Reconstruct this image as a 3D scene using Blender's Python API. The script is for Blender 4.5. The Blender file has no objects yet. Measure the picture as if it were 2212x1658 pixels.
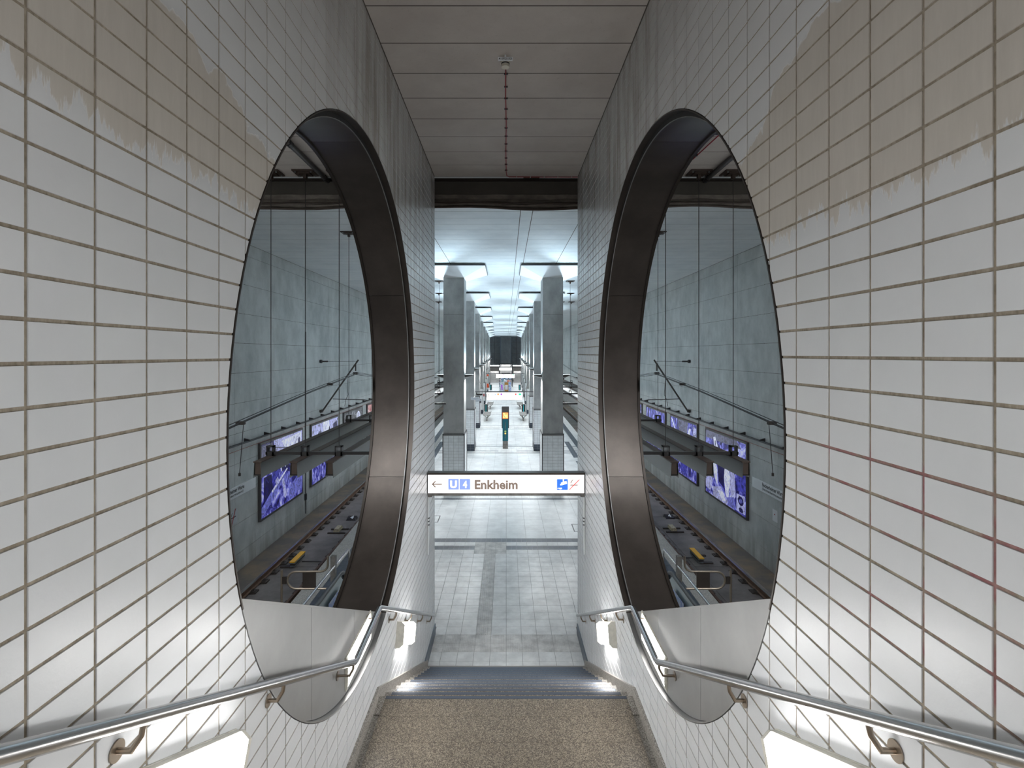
import bpy, bmesh, math, random
from mathutils import Vector, Matrix
random.seed(7)
C = bpy.context.scene.collection
sc = bpy.context.scene
PI = math.pi

# ---------------------------------------------------------------- camera, world, exposure
cam_d = bpy.data.cameras.new('camera')
cam_d.sensor_width = 36.0
cam_d.lens = 1130.0 / 2212.0 * 36.0
cam_d.shift_x = 0.00565
cam_d.shift_y = -0.02939
cam_d.clip_start = 0.05
cam_d.clip_end = 400
cam = bpy.data.objects.new('camera', cam_d)
C.objects.link(cam)
cam.rotation_euler = (PI / 2, 0, 0)
sc.camera = cam
sc.view_settings.view_transform = 'Standard'
sc.view_settings.look = 'None'
sc.view_settings.exposure = 0.0
sc.view_settings.gamma = 1.0
sc.view_settings.use_curve_mapping = False

world = bpy.data.worlds.new('world')
sc.world = world
world.use_nodes = True
bg = world.node_tree.nodes['Background']
bg.inputs[0].default_value = (0.95, 0.97, 1.0, 1)
bg.inputs[1].default_value = 0.5

LAMP_E = 27.0        # emission of the stair lamps
UP_W = 480.0         # watts of each column uplight
FILL_DOWN_W = 340.0       # and of the spot added under its hood to brighten the floor
TUBE_E = 28.0        # emission of the fluorescent tubes over the tracks
SIGN_E = 1.25
FILL_STRIP_E = 75.0      # added fill strips over escalators and tracks, out of view

# ---------------------------------------------------------------- layout worked out from image coordinates (metres, eye at the origin, +Y down the stairs)
W = 1.42            # half width of the stairwell
CEIL = 3.49
FLOOR = -5.55
LAND = -3.76
LAND0, LAND1 = 4.40, 5.75
RISE, TREAD, NSTEP = 1.79 / 12, 0.2975, 12
STAIR_END = LAND1 + NSTEP * TREAD
WALL_END = 10.39
HOLE_Y, HOLE_Z, HOLE_R = 5.355, -0.475, 2.70
TRACKBED = -6.65
HL, HR = -8.2, 8.1   # hall side walls
HALL_END = 104.0

# ---------------------------------------------------------------- material helpers
def new_mat(name):
    m = bpy.data.materials.new(name)
    m.use_nodes = True
    nt = m.node_tree
    return m, nt, nt.nodes['Principled BSDF']

def node(nt, typ, **kw):
    n = nt.nodes.new(typ)
    for k, v in kw.items():
        setattr(n, k, v)
    return n

def mat(name, col, rough=0.5, metal=0.0, var=0.0, scale=3.0, stretch=(1, 1, 1), bump=0.0, bscale=60.0, col2=None, coat=0.0, detail=5, contrast=(0.35, 0.65)):
    m, nt, b = new_mat(name)
    b.inputs['Roughness'].default_value = rough
    b.inputs['Metallic'].default_value = metal
    if coat:
        b.inputs['Coat Weight'].default_value = coat
        b.inputs['Coat Roughness'].default_value = 0.1
    b.inputs['Base Color'].default_value = (*col, 1)
    L = nt.links
    if var > 0 or col2 is not None:
        g = node(nt, 'ShaderNodeNewGeometry')
        mp = node(nt, 'ShaderNodeMapping')
        mp.inputs['Scale'].default_value = stretch
        L.new(g.outputs['Position'], mp.inputs['Vector'])
        n = node(nt, 'ShaderNodeTexNoise')
        n.inputs['Scale'].default_value = scale
        n.inputs['Detail'].default_value = detail
        n.inputs['Roughness'].default_value = 0.62
        L.new(mp.outputs[0], n.inputs['Vector'])
        r = node(nt, 'ShaderNodeValToRGB')
        c2 = col2 if col2 is not None else tuple(max(0, c * (1 - var)) for c in col)
        c1 = col if col2 is not None else tuple(min(1, c * (1 + var * 0.6)) for c in col)
        r.color_ramp.elements[0].position = contrast[0]
        r.color_ramp.elements[1].position = contrast[1]
        r.color_ramp.elements[0].color = (*c2, 1)
        r.color_ramp.elements[1].color = (*c1, 1)
        L.new(n.outputs['Fac'], r.inputs['Fac'])
        L.new(r.outputs['Color'], b.inputs['Base Color'])
    if bump > 0:
        g = node(nt, 'ShaderNodeNewGeometry')
        n = node(nt, 'ShaderNodeTexNoise')
        n.inputs['Scale'].default_value = bscale
        n.inputs['Detail'].default_value = 3
        L.new(g.outputs['Position'], n.inputs['Vector'])
        bp = node(nt, 'ShaderNodeBump')
        bp.inputs['Strength'].default_value = bump
        bp.inputs['Distance'].default_value = 0.01
        L.new(n.outputs['Fac'], bp.inputs['Height'])
        L.new(bp.outputs[0], b.inputs['Normal'])
    return m

def emis(name, col, s, base=(0.8, 0.8, 0.8), rough=0.4):
    m, nt, b = new_mat(name)
    b.inputs['Base Color'].default_value = (*base, 1)
    b.inputs['Emission Color'].default_value = (*col, 1)
    b.inputs['Emission Strength'].default_value = s
    b.inputs['Roughness'].default_value = rough
    return m

def math_n(nt, op, a, b=None, clamp=False):
    n = node(nt, 'ShaderNodeMath', operation=op, use_clamp=clamp)
    for i, v in enumerate((a, b)):
        if v is None:
            continue
        if isinstance(v, (int, float)):
            n.inputs[i].default_value = v
        else:
            nt.links.new(v, n.inputs[i])
    return n.outputs[0]

def noise_n(nt, vec, scale, detail=4, stretch=None, rough=0.6):
    if stretch is not None:
        mp = node(nt, 'ShaderNodeMapping')
        mp.inputs['Scale'].default_value = stretch
        nt.links.new(vec, mp.inputs['Vector'])
        vec = mp.outputs[0]
    n = node(nt, 'ShaderNodeTexNoise')
    n.inputs['Scale'].default_value = scale
    n.inputs['Detail'].default_value = detail
    n.inputs['Roughness'].default_value = rough
    nt.links.new(vec, n.inputs['Vector'])
    return n.outputs['Fac']

def mix_n(nt, fac, a, b):
    n = node(nt, 'ShaderNodeMix', data_type='RGBA')
    nt.links.new(fac, n.inputs[0]) if not isinstance(fac, (int, float)) else setattr(n.inputs[0], 'default_value', fac)
    for i, v in ((6, a), (7, b)):
        if isinstance(v, tuple):
            n.inputs[i].default_value = (*v, 1)
        else:
            nt.links.new(v, n.inputs[i])
    return n.outputs[2]

def glazed_wall_tile(name, zl, ytop):
    """white glazed tile; a band of old brown soot the cleaners did not reach, plus vertical runs near the top"""
    m, nt, b = new_mat(name)
    g = node(nt, 'ShaderNodeNewGeometry')
    P = g.outputs['Position']
    s = node(nt, 'ShaderNodeSeparateXYZ')
    nt.links.new(P, s.inputs[0])
    z, y = s.outputs['Z'], s.outputs['Y']
    streak = noise_n(nt, P, 1.0, 5, (1, 16, 2.2), 0.7)
    blot = noise_n(nt, P, 2.6, 4)
    wob = math_n(nt, 'MULTIPLY', math_n(nt, 'SUBTRACT', streak, 0.5), 0.42)
    low = math_n(nt, 'MULTIPLY', math_n(nt, 'ADD', math_n(nt, 'SUBTRACT', z, zl), wob), 45, True)
    ycut = math_n(nt, 'MULTIPLY', math_n(nt, 'MAXIMUM', math_n(nt, 'SUBTRACT', y, ytop), 0.0), 0.36)
    ub = math_n(nt, 'SUBTRACT', 1.50, ycut)
    wob2 = math_n(nt, 'MULTIPLY', math_n(nt, 'SUBTRACT', blot, 0.5), 0.55)
    up = math_n(nt, 'MULTIPLY', math_n(nt, 'ADD', math_n(nt, 'SUBTRACT', ub, z), wob2), 60, True)
    near = math_n(nt, 'MULTIPLY', math_n(nt, 'SUBTRACT', 3.9, y), 6, True)
    mask = math_n(nt, 'MULTIPLY', math_n(nt, 'MULTIPLY', low, up), near)
    fine = noise_n(nt, P, 1.0, 4, (1, 26, 3.5), 0.7)
    soot = mix_n(nt, fine, (0.36, 0.31, 0.245), (0.56, 0.50, 0.42))
    clean = mix_n(nt, blot, (0.60, 0.615, 0.63), (0.69, 0.705, 0.72))
    col = mix_n(nt, math_n(nt, 'MULTIPLY', mask, 0.72), clean, soot)
    # brown-black runs below the ceiling, further down the stairs
    run = noise_n(nt, P, 1.0, 4, (1, 5, 0.5), 0.65)
    rm = math_n(nt, 'MULTIPLY', math_n(nt, 'SUBTRACT', run, 0.44), 5, True)
    hi = math_n(nt, 'MULTIPLY', math_n(nt, 'SUBTRACT', z, 0.4), 0.55, True)
    fa = math_n(nt, 'MULTIPLY', math_n(nt, 'SUBTRACT', y, 3.6), 0.5, True)
    rm = math_n(nt, 'MULTIPLY', math_n(nt, 'MULTIPLY', rm, hi), math_n(nt, 'MULTIPLY', fa, 0.6))
    col = mix_n(nt, rm, col, (0.16, 0.115, 0.08))
    # smoothly darker and browner with height
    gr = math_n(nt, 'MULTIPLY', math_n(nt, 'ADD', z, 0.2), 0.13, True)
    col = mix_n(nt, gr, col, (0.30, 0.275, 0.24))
    nt.links.new(col, b.inputs['Base Color'])
    ro = math_n(nt, 'ADD', math_n(nt, 'MULTIPLY', mask, 0.3), 0.26)
    nt.links.new(ro, b.inputs['Roughness'])
    bn = noise_n(nt, P, 55, 2)
    bp = node(nt, 'ShaderNodeBump')
    bp.inputs['Strength'].default_value = 0.10
    bp.inputs['Distance'].default_value = 0.004
    nt.links.new(bn, bp.inputs['Height'])
    nt.links.new(bp.outputs[0], b.inputs['Normal'])
    return m

def grout_mat(name, red):
    m, nt, b = new_mat(name)
    g = node(nt, 'ShaderNodeNewGeometry')
    P = g.outputs['Position']
    n = noise_n(nt, P, 9, 5, (1, 1, 1), 0.7)
    n2 = noise_n(nt, P, 70, 2, (1, 1, 0.4))
    f = math_n(nt, 'ADD', math_n(nt, 'MULTIPLY', n, 0.6), math_n(nt, 'MULTIPLY', n2, 0.4))
    col = mix_n(nt, math_n(nt, 'MULTIPLY', math_n(nt, 'SUBTRACT', f, 0.35), 3, True), (0.17, 0.14, 0.10), (0.385, 0.335, 0.27))
    if red:  # faded red and green marker scrubbed into the joints
        s = node(nt, 'ShaderNodeSeparateXYZ')
        nt.links.new(P, s.inputs[0])
        dy = math_n(nt, 'ABSOLUTE', math_n(nt, 'SUBTRACT', s.outputs['Y'], 1.9))
        dz = math_n(nt, 'ABSOLUTE', math_n(nt, 'ADD', s.outputs['Z'], 0.72))
        reg = math_n(nt, 'MULTIPLY', math_n(nt, 'SUBTRACT', 0.55, math_n(nt, 'MAXIMUM', math_n(nt, 'MULTIPLY', dy, 0.8), math_n(nt, 'MULTIPLY', dz, 1.3))), 6, True)
        nn = math_n(nt, 'MULTIPLY', math_n(nt, 'SUBTRACT', noise_n(nt, P, 6, 3), 0.45), 6, True)
        col = mix_n(nt, math_n(nt, 'MULTIPLY', math_n(nt, 'MULTIPLY', reg, nn), 0.65), col, (0.26, 0.06, 0.09))
    nt.links.new(col, b.inputs['Base Color'])
    b.inputs['Roughness'].default_value = 0.9
    return m

def granite_mat(name, a, c, d, rough=0.45):
    m, nt, b = new_mat(name)
    g = node(nt, 'ShaderNodeNewGeometry')
    P = g.outputs['Position']
    v = node(nt, 'ShaderNodeTexVoronoi')
    v.inputs['Scale'].default_value = 130
    nt.links.new(P, v.inputs['Vector'])
    bw = node(nt, 'ShaderNodeRGBToBW')
    nt.links.new(v.outputs['Color'], bw.inputs[0])
    n = noise_n(nt, P, 75, 3)
    f = math_n(nt, 'ADD', math_n(nt, 'MULTIPLY', bw.outputs[0], 0.75), math_n(nt, 'MULTIPLY', n, 0.35))
    r = node(nt, 'ShaderNodeValToRGB')
    r.color_ramp.elements[0].position = 0.25
    r.color_ramp.elements[0].color = (*a, 1)
    r.color_ramp.elements[1].position = 0.80
    r.color_ramp.elements[1].color = (*d, 1)
    e = r.color_ramp.elements.new(0.52)
    e.color = (*c, 1)
    nt.links.new(f, r.inputs['Fac'])
    big = noise_n(nt, P, 2.2, 3)
    col = mix_n(nt, math_n(nt, 'MULTIPLY', big, 0.35), r.outputs['Color'], tuple(x * 0.7 for x in c))
    nt.links.new(col, b.inputs['Base Color'])
    b.inputs['Roughness'].default_value = rough
    return m

def concrete_mat(name, a, c, stain, rough=0.75, zdark=None):
    m, nt, b = new_mat(name)
    g = node(nt, 'ShaderNodeNewGeometry')
    P = g.outputs['Position']
    n1 = noise_n(nt, P, 0.8, 5, (1, 1, 0.6), 0.6)
    n2 = noise_n(nt, P, 2.1, 5, (1, 1, 0.7), 0.65)
    f = math_n(nt, 'ADD', math_n(nt, 'MULTIPLY', n1, 0.55), math_n(nt, 'MULTIPLY', n2, 0.45))
    f = math_n(nt, 'MULTIPLY', math_n(nt, 'SUBTRACT', f, 0.38), 4.6, True)
    col = mix_n(nt, f, a, c)
    sp = noise_n(nt, P, 26, 4, (1, 1, 0.8), 0.7)
    spm = math_n(nt, 'MULTIPLY', math_n(nt, 'SUBTRACT', sp, 0.60), 5, True)
    col = mix_n(nt, math_n(nt, 'MULTIPLY', spm, 0.35), col, stain)
    if zdark is not None:   # splash dirt and rust at the foot of the wall
        s = node(nt, 'ShaderNodeSeparateXYZ')
        nt.links.new(P, s.inputs[0])
        st = noise_n(nt, P, 1.0, 4, (3, 3, 0.25), 0.7)
        h = math_n(nt, 'SUBTRACT', zdark, s.outputs['Z'])
        h = math_n(nt, 'ADD', math_n(nt, 'MULTIPLY', h, 1.1), math_n(nt, 'MULTIPLY', math_n(nt, 'SUBTRACT', st, 0.5), 3.2))
        h = math_n(nt, 'MULTIPLY', h, 0.8, True)
        col = mix_n(nt, math_n(nt, 'MULTIPLY', h, 0.6), col, (0.13, 0.10, 0.075))
    nt.links.new(col, b.inputs['Base Color'])
    b.inputs['Roughness'].default_value = rough
    bp = node(nt, 'ShaderNodeBump')
    bp.inputs['Strength'].default_value = 0.25
    bp.inputs['Distance'].default_value = 0.01
    nt.links.new(sp, bp.inputs['Height'])
    nt.links.new(bp.outputs[0], b.inputs['Normal'])
    return m

def print_mat(name, seed, ramp, scale=(1, 1.3, 1.1), e=0.42, dist=1.5):
    """a backlit photographic print: tones flow through a distorted field"""
    m, nt, b = new_mat(name)
    g = node(nt, 'ShaderNodeNewGeometry')
    mp = node(nt, 'ShaderNodeMapping')
    mp.inputs['Scale'].default_value = scale
    mp.inputs['Location'].default_value = (seed * 3.7, seed * 1.9, seed)
    nt.links.new(g.outputs['Position'], mp.inputs['Vector'])
    n = node(nt, 'ShaderNodeTexNoise')
    n.inputs['Scale'].default_value = 1.6
    n.inputs['Detail'].default_value = 6
    n.inputs['Roughness'].default_value = 0.55
    n.inputs['Distortion'].default_value = dist
    nt.links.new(mp.outputs[0], n.inputs['Vector'])
    r = node(nt, 'ShaderNodeValToRGB')
    els = r.color_ramp.elements
    els[0].position, els[0].color = ramp[0][0], (*ramp[0][1], 1)
    els[1].position, els[1].color = ramp[-1][0], (*ramp[-1][1], 1)
    for p, c in ramp[1:-1]:
        els.new(p).color = (*c, 1)
    nt.links.new(n.outputs['Fac'], r.inputs['Fac'])
    nt.links.new(r.outputs['Color'], b.inputs['Base Color'])
    nt.links.new(r.outputs['Color'], b.inputs['Emission Color'])
    b.inputs['Emission Strength'].default_value = e
    b.inputs['Roughness'].default_value = 0.25
    return m

INDIGO = [(0.36, (0.012, 0.010, 0.075)), (0.46, (0.035, 0.032, 0.26)), (0.53, (0.12, 0.12, 0.55)), (0.60, (0.33, 0.34, 0.78)), (0.72, (0.80, 0.82, 1.0))]
M = {}
M['tile_l'] = glazed_wall_tile('glazed_tile_left', 0.80, 2.3)
M['tile_r'] = glazed_wall_tile('glazed_tile_right', 0.60, 2.3)
M['grout'] = grout_mat('grout_left', False)
M['grout_r'] = grout_mat('grout_right', True)
M['wallcore'] = mat('wall_core', (0.35, 0.34, 0.32), 0.85, var=0.2)
M['granite'] = granite_mat('brown_granite', (0.03, 0.024, 0.018), (0.115, 0.092, 0.068), (0.30, 0.26, 0.20))
M['granite_g'] = granite_mat('grey_granite', (0.10, 0.09, 0.08), (0.27, 0.25, 0.22), (0.50, 0.47, 0.43))
M['kerb'] = granite_mat('pale_granite', (0.20, 0.19, 0.18), (0.42, 0.41, 0.385), (0.66, 0.65, 0.62), 0.6)
M['nosing'] = mat('nosing_metal', (0.085, 0.10, 0.13), 0.36, 0.5)
M['ceil'] = concrete_mat('ceiling_concrete', (0.47, 0.42, 0.385), (0.55, 0.50, 0.46), (0.22, 0.19, 0.16), 0.8)
M['hallceil'] = concrete_mat('hall_ceiling_paint', (0.66, 0.70, 0.72), (0.76, 0.79, 0.80), (0.40, 0.42, 0.43), 0.8)
M['joint'] = mat('joint_dark', (0.10, 0.085, 0.07), 0.9)
M['hallwall'] = concrete_mat('fair_faced_concrete', (0.40, 0.425, 0.42), (0.58, 0.60, 0.59), (0.28, 0.295, 0.29), 0.7, zdark=-6.0)
M['bed'] = concrete_mat('track_bed_concrete', (0.13, 0.115, 0.11), (0.21, 0.19, 0.185), (0.26, 0.19, 0.11), 0.7)
M['beddirt'] = mat('track_bed_dirt', (0.215, 0.165, 0.115), 0.85, col2=(0.13, 0.115, 0.105), scale=0.9, detail=6, contrast=(0.42, 0.62))
M['ftile'] = mat('floor_tile', (0.80, 0.82, 0.82), 0.30, var=0.13, scale=2.2)
M['ftile2'] = mat('floor_tile_small', (0.77, 0.775, 0.765), 0.33, var=0.18, scale=3.0)
M['fgrout'] = mat('floor_grout', (0.33, 0.33, 0.32), 0.9)
M['darktile'] = mat('slate_blue_tile', (0.052, 0.068, 0.095), 0.35, var=0.25, scale=6)
M['tact'] = mat('tactile_tile', (0.72, 0.715, 0.70), 0.5, var=0.25, scale=5)
M['steel'] = mat('brushed_steel', (0.56, 0.555, 0.55), 0.24, 1.0, var=0.08, scale=40, stretch=(1, 0.05, 1))
M['panel'] = mat('steel_parapet', (0.33, 0.33, 0.325), 0.42, 0.8, var=0.10, scale=1.6, bump=0.03, bscale=4)
M['bronze'] = mat('bronze_anodised', (0.078, 0.065, 0.057), 0.33, 0.7, var=0.18, scale=2.5)
M['bronze_d'] = mat('bronze_dark', (0.035, 0.028, 0.023), 0.35, 0.6)
M['seal'] = mat('black_seal', (0.012, 0.011, 0.010), 0.6)
M['bracket'] = mat('bracket_steel', (0.36, 0.30, 0.24), 0.30, 0.95)
M['cream'] = mat('lamp_housing', (0.62, 0.60, 0.53), 0.45, var=0.15, scale=12)
M['glow'] = emis('lamp_diffuser', (1.0, 0.985, 0.965), LAMP_E)
M['black'] = mat('black_paint', (0.015, 0.013, 0.013), 0.35)
M['duct'] = mat('trough_side', (0.090, 0.096, 0.093), 0.28, 0.35, var=0.12, scale=1.2)
M['brown'] = mat('brown_steel', (0.045, 0.028, 0.020), 0.5)
M['beam'] = mat('beam_paint', (0.055, 0.048, 0.038), 0.6, var=0.2, scale=2)
M['curtain'] = mat('curtain_cloth', (0.16, 0.14, 0.12), 0.9, var=0.35, scale=2.0, stretch=(1.5, 1, 3))
M['colconc'] = concrete_mat('column_concrete', (0.26, 0.262, 0.255), (0.43, 0.435, 0.425), (0.26, 0.27, 0.27), 0.55)
M['white'] = mat('white_reflector', (0.88, 0.90, 0.91), 0.6)
M['coltile'] = mat('column_tile', (0.84, 0.87, 0.88), 0.25, var=0.1, scale=5)
M['edge'] = mat('dark_edge_trim', (0.06, 0.06, 0.065), 0.4, 0.5)
M['rail'] = mat('rail_rust', (0.115, 0.062, 0.036), 0.6, var=0.3, scale=6)
M['railtop'] = mat('rail_head', (0.42, 0.41, 0.41), 0.22, 0.95)
M['iron'] = mat('iron_fastener', (0.05, 0.042, 0.037), 0.6, var=0.3, scale=30)
M['yellow'] = mat('yellow_cover', (0.88, 0.47, 0.01), 0.4)
M['red'] = mat('red_cable', (0.30, 0.015, 0.02), 0.5)
M['redthin'] = mat('red_thin_cable', (0.33, 0.11, 0.08), 0.6)
M['wsign'] = mat('white_sign', (0.80, 0.83, 0.85), 0.35)
M['ink'] = mat('black_ink', (0.02, 0.02, 0.025), 0.5)
M['signface'] = emis('sign_face', (1.0, 0.965, 0.95), SIGN_E)
M['signtext'] = emis('sign_text', (0.20, 0.15, 0.12), 1.0, (0.1, 0.08, 0.07))
M['signgrey'] = emis('sign_text_small', (0.50, 0.48, 0.48), 1.0, (0.4, 0.4, 0.4))
M['signblue'] = emis('sign_blue', (0.27, 0.37, 0.86), 1.0, (0.1, 0.15, 0.5))
M['signblue2'] = emis('sign_deep_blue', (0.03, 0.17, 0.74), 1.0, (0.02, 0.1, 0.5))
M['signwhite'] = emis('sign_white', (1, 1, 1), 1.2)
M['signpink'] = emis('sign_pale', (0.80, 0.68, 0.66), 1.0)
M['signred'] = emis('sign_red', (0.85, 0.02, 0.02), 1.0, (0.5, 0.02, 0.02))
M['signgreen'] = emis('sign_green', (0.0, 0.62, 0.30), 1.0, (0, 0.3, 0.1))
M['signpurple'] = emis('sign_purple', (0.30, 0.08, 0.50), 1.0, (0.1, 0, 0.2))
M['signorange'] = emis('sign_orange', (1.0, 0.18, 0.02), 1.2, (0.6, 0.1, 0))
M['signyellow'] = emis('sign_yellow', (1.0, 0.72, 0.25), 1.3, (0.6, 0.5, 0.1))
M['teal'] = mat('teal_paint', (0.0, 0.125, 0.165), 0.35)
M['tealglow'] = mat('teal_stripe', (0.0, 0.50, 0.52), 0.4)
M['pillar'] = mat('pillar_grey', (0.085, 0.08, 0.08), 0.4, 0.4)
M['pillarfoot'] = mat('pillar_foot', (0.20, 0.19, 0.175), 0.5, 0.3, var=0.3, scale=10)
M['tube'] = emis('fluorescent_tube', (0.92, 0.97, 1.0), TUBE_E)
M['bin'] = mat('bin_black', (0.025, 0.028, 0.03), 0.4)
M['orange'] = mat('orange_cabinet', (0.72, 0.075, 0.01), 0.4)
M['wire'] = mat('wire_dark', (0.025, 0.022, 0.022), 0.5)
M['tray'] = mat('cable_tray', (0.035, 0.04, 0.045), 0.5)
M['detector'] = mat('ivory_plastic', (0.62, 0.58, 0.48), 0.45)
M['conduit'] = mat('galvanised_conduit', (0.40, 0.45, 0.47), 0.3, 0.9)
M['glass'] = mat('escalator_side', (0.42, 0.49, 0.50), 0.22, 0.2)
M['rubber'] = mat('rubber_handrail', (0.02, 0.032, 0.038), 0.4)
M['escstep'] = mat('escalator_step', (0.20, 0.21, 0.22), 0.4, 0.7)
M['sticker'] = mat('blue_sticker', (0.25, 0.38, 0.85), 0.4, var=0.5, scale=14, col2=(0.75, 0.8, 0.95))
M['endwall'] = concrete_mat('end_wall_concrete', (0.10, 0.11, 0.12), (0.16, 0.17, 0.18), (0.24, 0.25, 0.26), 0.7)
M['plaster'] = mat('mezzanine_plaster', (0.60, 0.57, 0.55), 0.7, var=0.1)
M['magenta'] = mat('kiosk_panel_blue', (0.10, 0.25, 0.62), 0.4, var=0.6, scale=6, col2=(0.75, 0.75, 0.8))
M['kwhite'] = mat('kiosk_panel_white', (0.62, 0.68, 0.75), 0.4, var=0.4, scale=5)
M['gold'] = mat('kiosk_frame_gold', (0.45, 0.22, 0.05), 0.4, 0.3)
M['lightgrey'] = mat('light_grey_plastic', (0.50, 0.54, 0.57), 0.4)
M['guard'] = mat('slate_guard', (0.11, 0.135, 0.165), 0.4, 0.4)
M['paper'] = mat('white_paper', (0.75, 0.76, 0.78), 0.6)
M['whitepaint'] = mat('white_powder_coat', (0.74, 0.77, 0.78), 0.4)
M['balise'] = mat('stained_cream', (0.42, 0.37, 0.25), 0.6, var=0.4, scale=20)

# ---------------------------------------------------------------- mesh helpers
class MB:
    def __init__(s):
        s.v, s.f, s.m = [], [], []
    def poly(s, pts, mi=0):
        b = len(s.v)
        s.v += [tuple(p) for p in pts]
        s.f.append(tuple(range(b, b + len(pts))))
        s.m.append(mi)
        return s
    def box(s, x0, x1, y0, y1, z0, z1, mi=0):
        b = len(s.v)
        s.v += [(x0, y0, z0), (x1, y0, z0), (x1, y1, z0), (x0, y1, z0), (x0, y0, z1), (x1, y0, z1), (x1, y1, z1), (x0, y1, z1)]
        for q in ((0, 3, 2, 1), (4, 5, 6, 7), (0, 1, 5, 4), (1, 2, 6, 5), (2, 3, 7, 6), (3, 0, 4, 7)):
            s.f.append(tuple(b + i for i in q))
            s.m.append(mi)
        return s
    def hexa(s, p, mi=0):
        """eight corners: four below (ccw), four above"""
        b = len(s.v)
        s.v += [tuple(q) for q in p]
        for q in ((0, 3, 2, 1), (4, 5, 6, 7), (0, 1, 5, 4), (1, 2, 6, 5), (2, 3, 7, 6), (3, 0, 4, 7)):
            s.f.append(tuple(b + i for i in q))
            s.m.append(mi)
        return s
    def prism(s, outline, d, mi=0, mi_side=None):
        """planar outline (3D points) extruded by vector d"""
        n = len(outline)
        b = len(s.v)
        d = Vector(d)
        s.v += [tuple(p) for p in outline] + [tuple(Vector(p) + d) for p in outline]
        s.f.append(tuple(range(b, b + n)))
        s.m.append(mi)
        s.f.append(tuple(range(b + 2 * n - 1, b + n - 1, -1)))
        s.m.append(mi)
        for i in range(n):
            j = (i + 1) % n
            s.f.append((b + i, b + j, b + n + j, b + n + i))
            s.m.append(mi if mi_side is None else mi_side)
        return s
    def tube(s, pts, r, n=8, mi=0, cap=True, closed=False):
        pts = [Vector(p) for p in pts]
        b = len(s.v)
        N = len(pts)
        up = None
        for i, p in enumerate(pts):
            if i == 0:
                t = (pts[1] - p)
            elif i == N - 1:
                t = (p - pts[i - 1])
            else:
                t = (pts[i + 1] - p).normalized() + (p - pts[i - 1]).normalized()
            t.normalize()
            if up is None:
                up = Vector((0, 0, 1)) if abs(t.z) < 0.9 else Vector((1, 0, 0))
            a = t.cross(up).normalized()
            c = a.cross(t).normalized()
            up = c
            k = 1.0
            if 0 < i < N - 1:
                ca = (pts[i + 1] - p).normalized().dot((p - pts[i - 1]).normalized())
                k = 1 / max(0.6, math.sqrt(max(0.01, (1 + ca) / 2)))
            for j in range(n):
                an = 2 * PI * j / n
                s.v.append(tuple(p + (a * math.cos(an) + c * math.sin(an)) * r * k))
        for i in range(N - 1):
            for j in range(n):
                q = (j + 1) % n
                s.f.append((b + i * n + j, b + i * n + q, b + (i + 1) * n + q, b + (i + 1) * n + j))
                s.m.append(mi)
        if cap:
            s.f.append(tuple(b + j for j in range(n - 1, -1, -1)))
            s.m.append(mi)
            s.f.append(tuple(b + (N - 1) * n + j for j in range(n)))
            s.m.append(mi)
        return s
    def disc(s, c, axis, r, h, n=20, mi=0):
        a = Vector(axis).normalized() * h
        return s.tube([c, Vector(c) + a], r, n, mi)
    def mesh(s, name, mats, smooth=False):
        me = bpy.data.meshes.new(name)
        me.from_pydata(s.v, [], s.f)
        for mm in mats:
            me.materials.append(mm)
        if len(mats) > 1:
            me.polygons.foreach_set('material_index', s.m)
        bm = bmesh.new()
        bm.from_mesh(me)
        if smooth:
            bmesh.ops.remove_doubles(bm, verts=bm.verts, dist=1e-5)
        bmesh.ops.recalc_face_normals(bm, faces=bm.faces)
        bm.to_mesh(me)
        bm.free()
        if smooth:
            me.shade_smooth()
            me.set_sharp_from_angle(angle=math.radians(35))
        me.update()
        return me
    def build(s, name, mats, parent=None, smooth=False):
        if not isinstance(mats, (list, tuple)):
            mats = [mats]
        o = bpy.data.objects.new(name, s.mesh(name, mats, smooth))
        C.objects.link(o)
        if parent is not None:
            attach(o, parent)
        return o

def root_loc(o):
    v = Vector((0, 0, 0))
    while o is not None:
        v = v + Vector(o.location)
        if o.parent is not None and 'pinv' in o:
            v = v - Vector(o['pinv'])
        o = o.parent
    return v

def attach(o, parent):
    """parent without moving: only translations are used above the leaf"""
    o.parent = parent
    w = parent.matrix_basis.copy() if parent.parent is None else parent.parent.matrix_basis @ parent.matrix_parent_inverse @ parent.matrix_basis
    o.matrix_parent_inverse = w.inverted()

def thing(name, label, cat, loc=(0, 0, 0), group=None):
    o = bpy.data.objects.new(name, None)
    C.objects.link(o)
    o.location = loc
    o.empty_display_size = 0.2
    o['label'] = label
    o['category'] = cat
    if group:
        o['group'] = group
    return o

def tag(o, label, cat, group=None):
    o['label'] = label
    o['category'] = cat
    if group:
        o['group'] = group
    return o

def struct(o):
    o['kind'] = 'structure'
    return o

def inst(name, me, loc, parent, rot=None):
    o = bpy.data.objects.new(name, me)
    o.location = loc
    if rot:
        o.rotation_euler = rot
    C.objects.link(o)
    o.parent = parent
    if parent.matrix_basis != Matrix():
        attach(o, parent)
    return o

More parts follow.
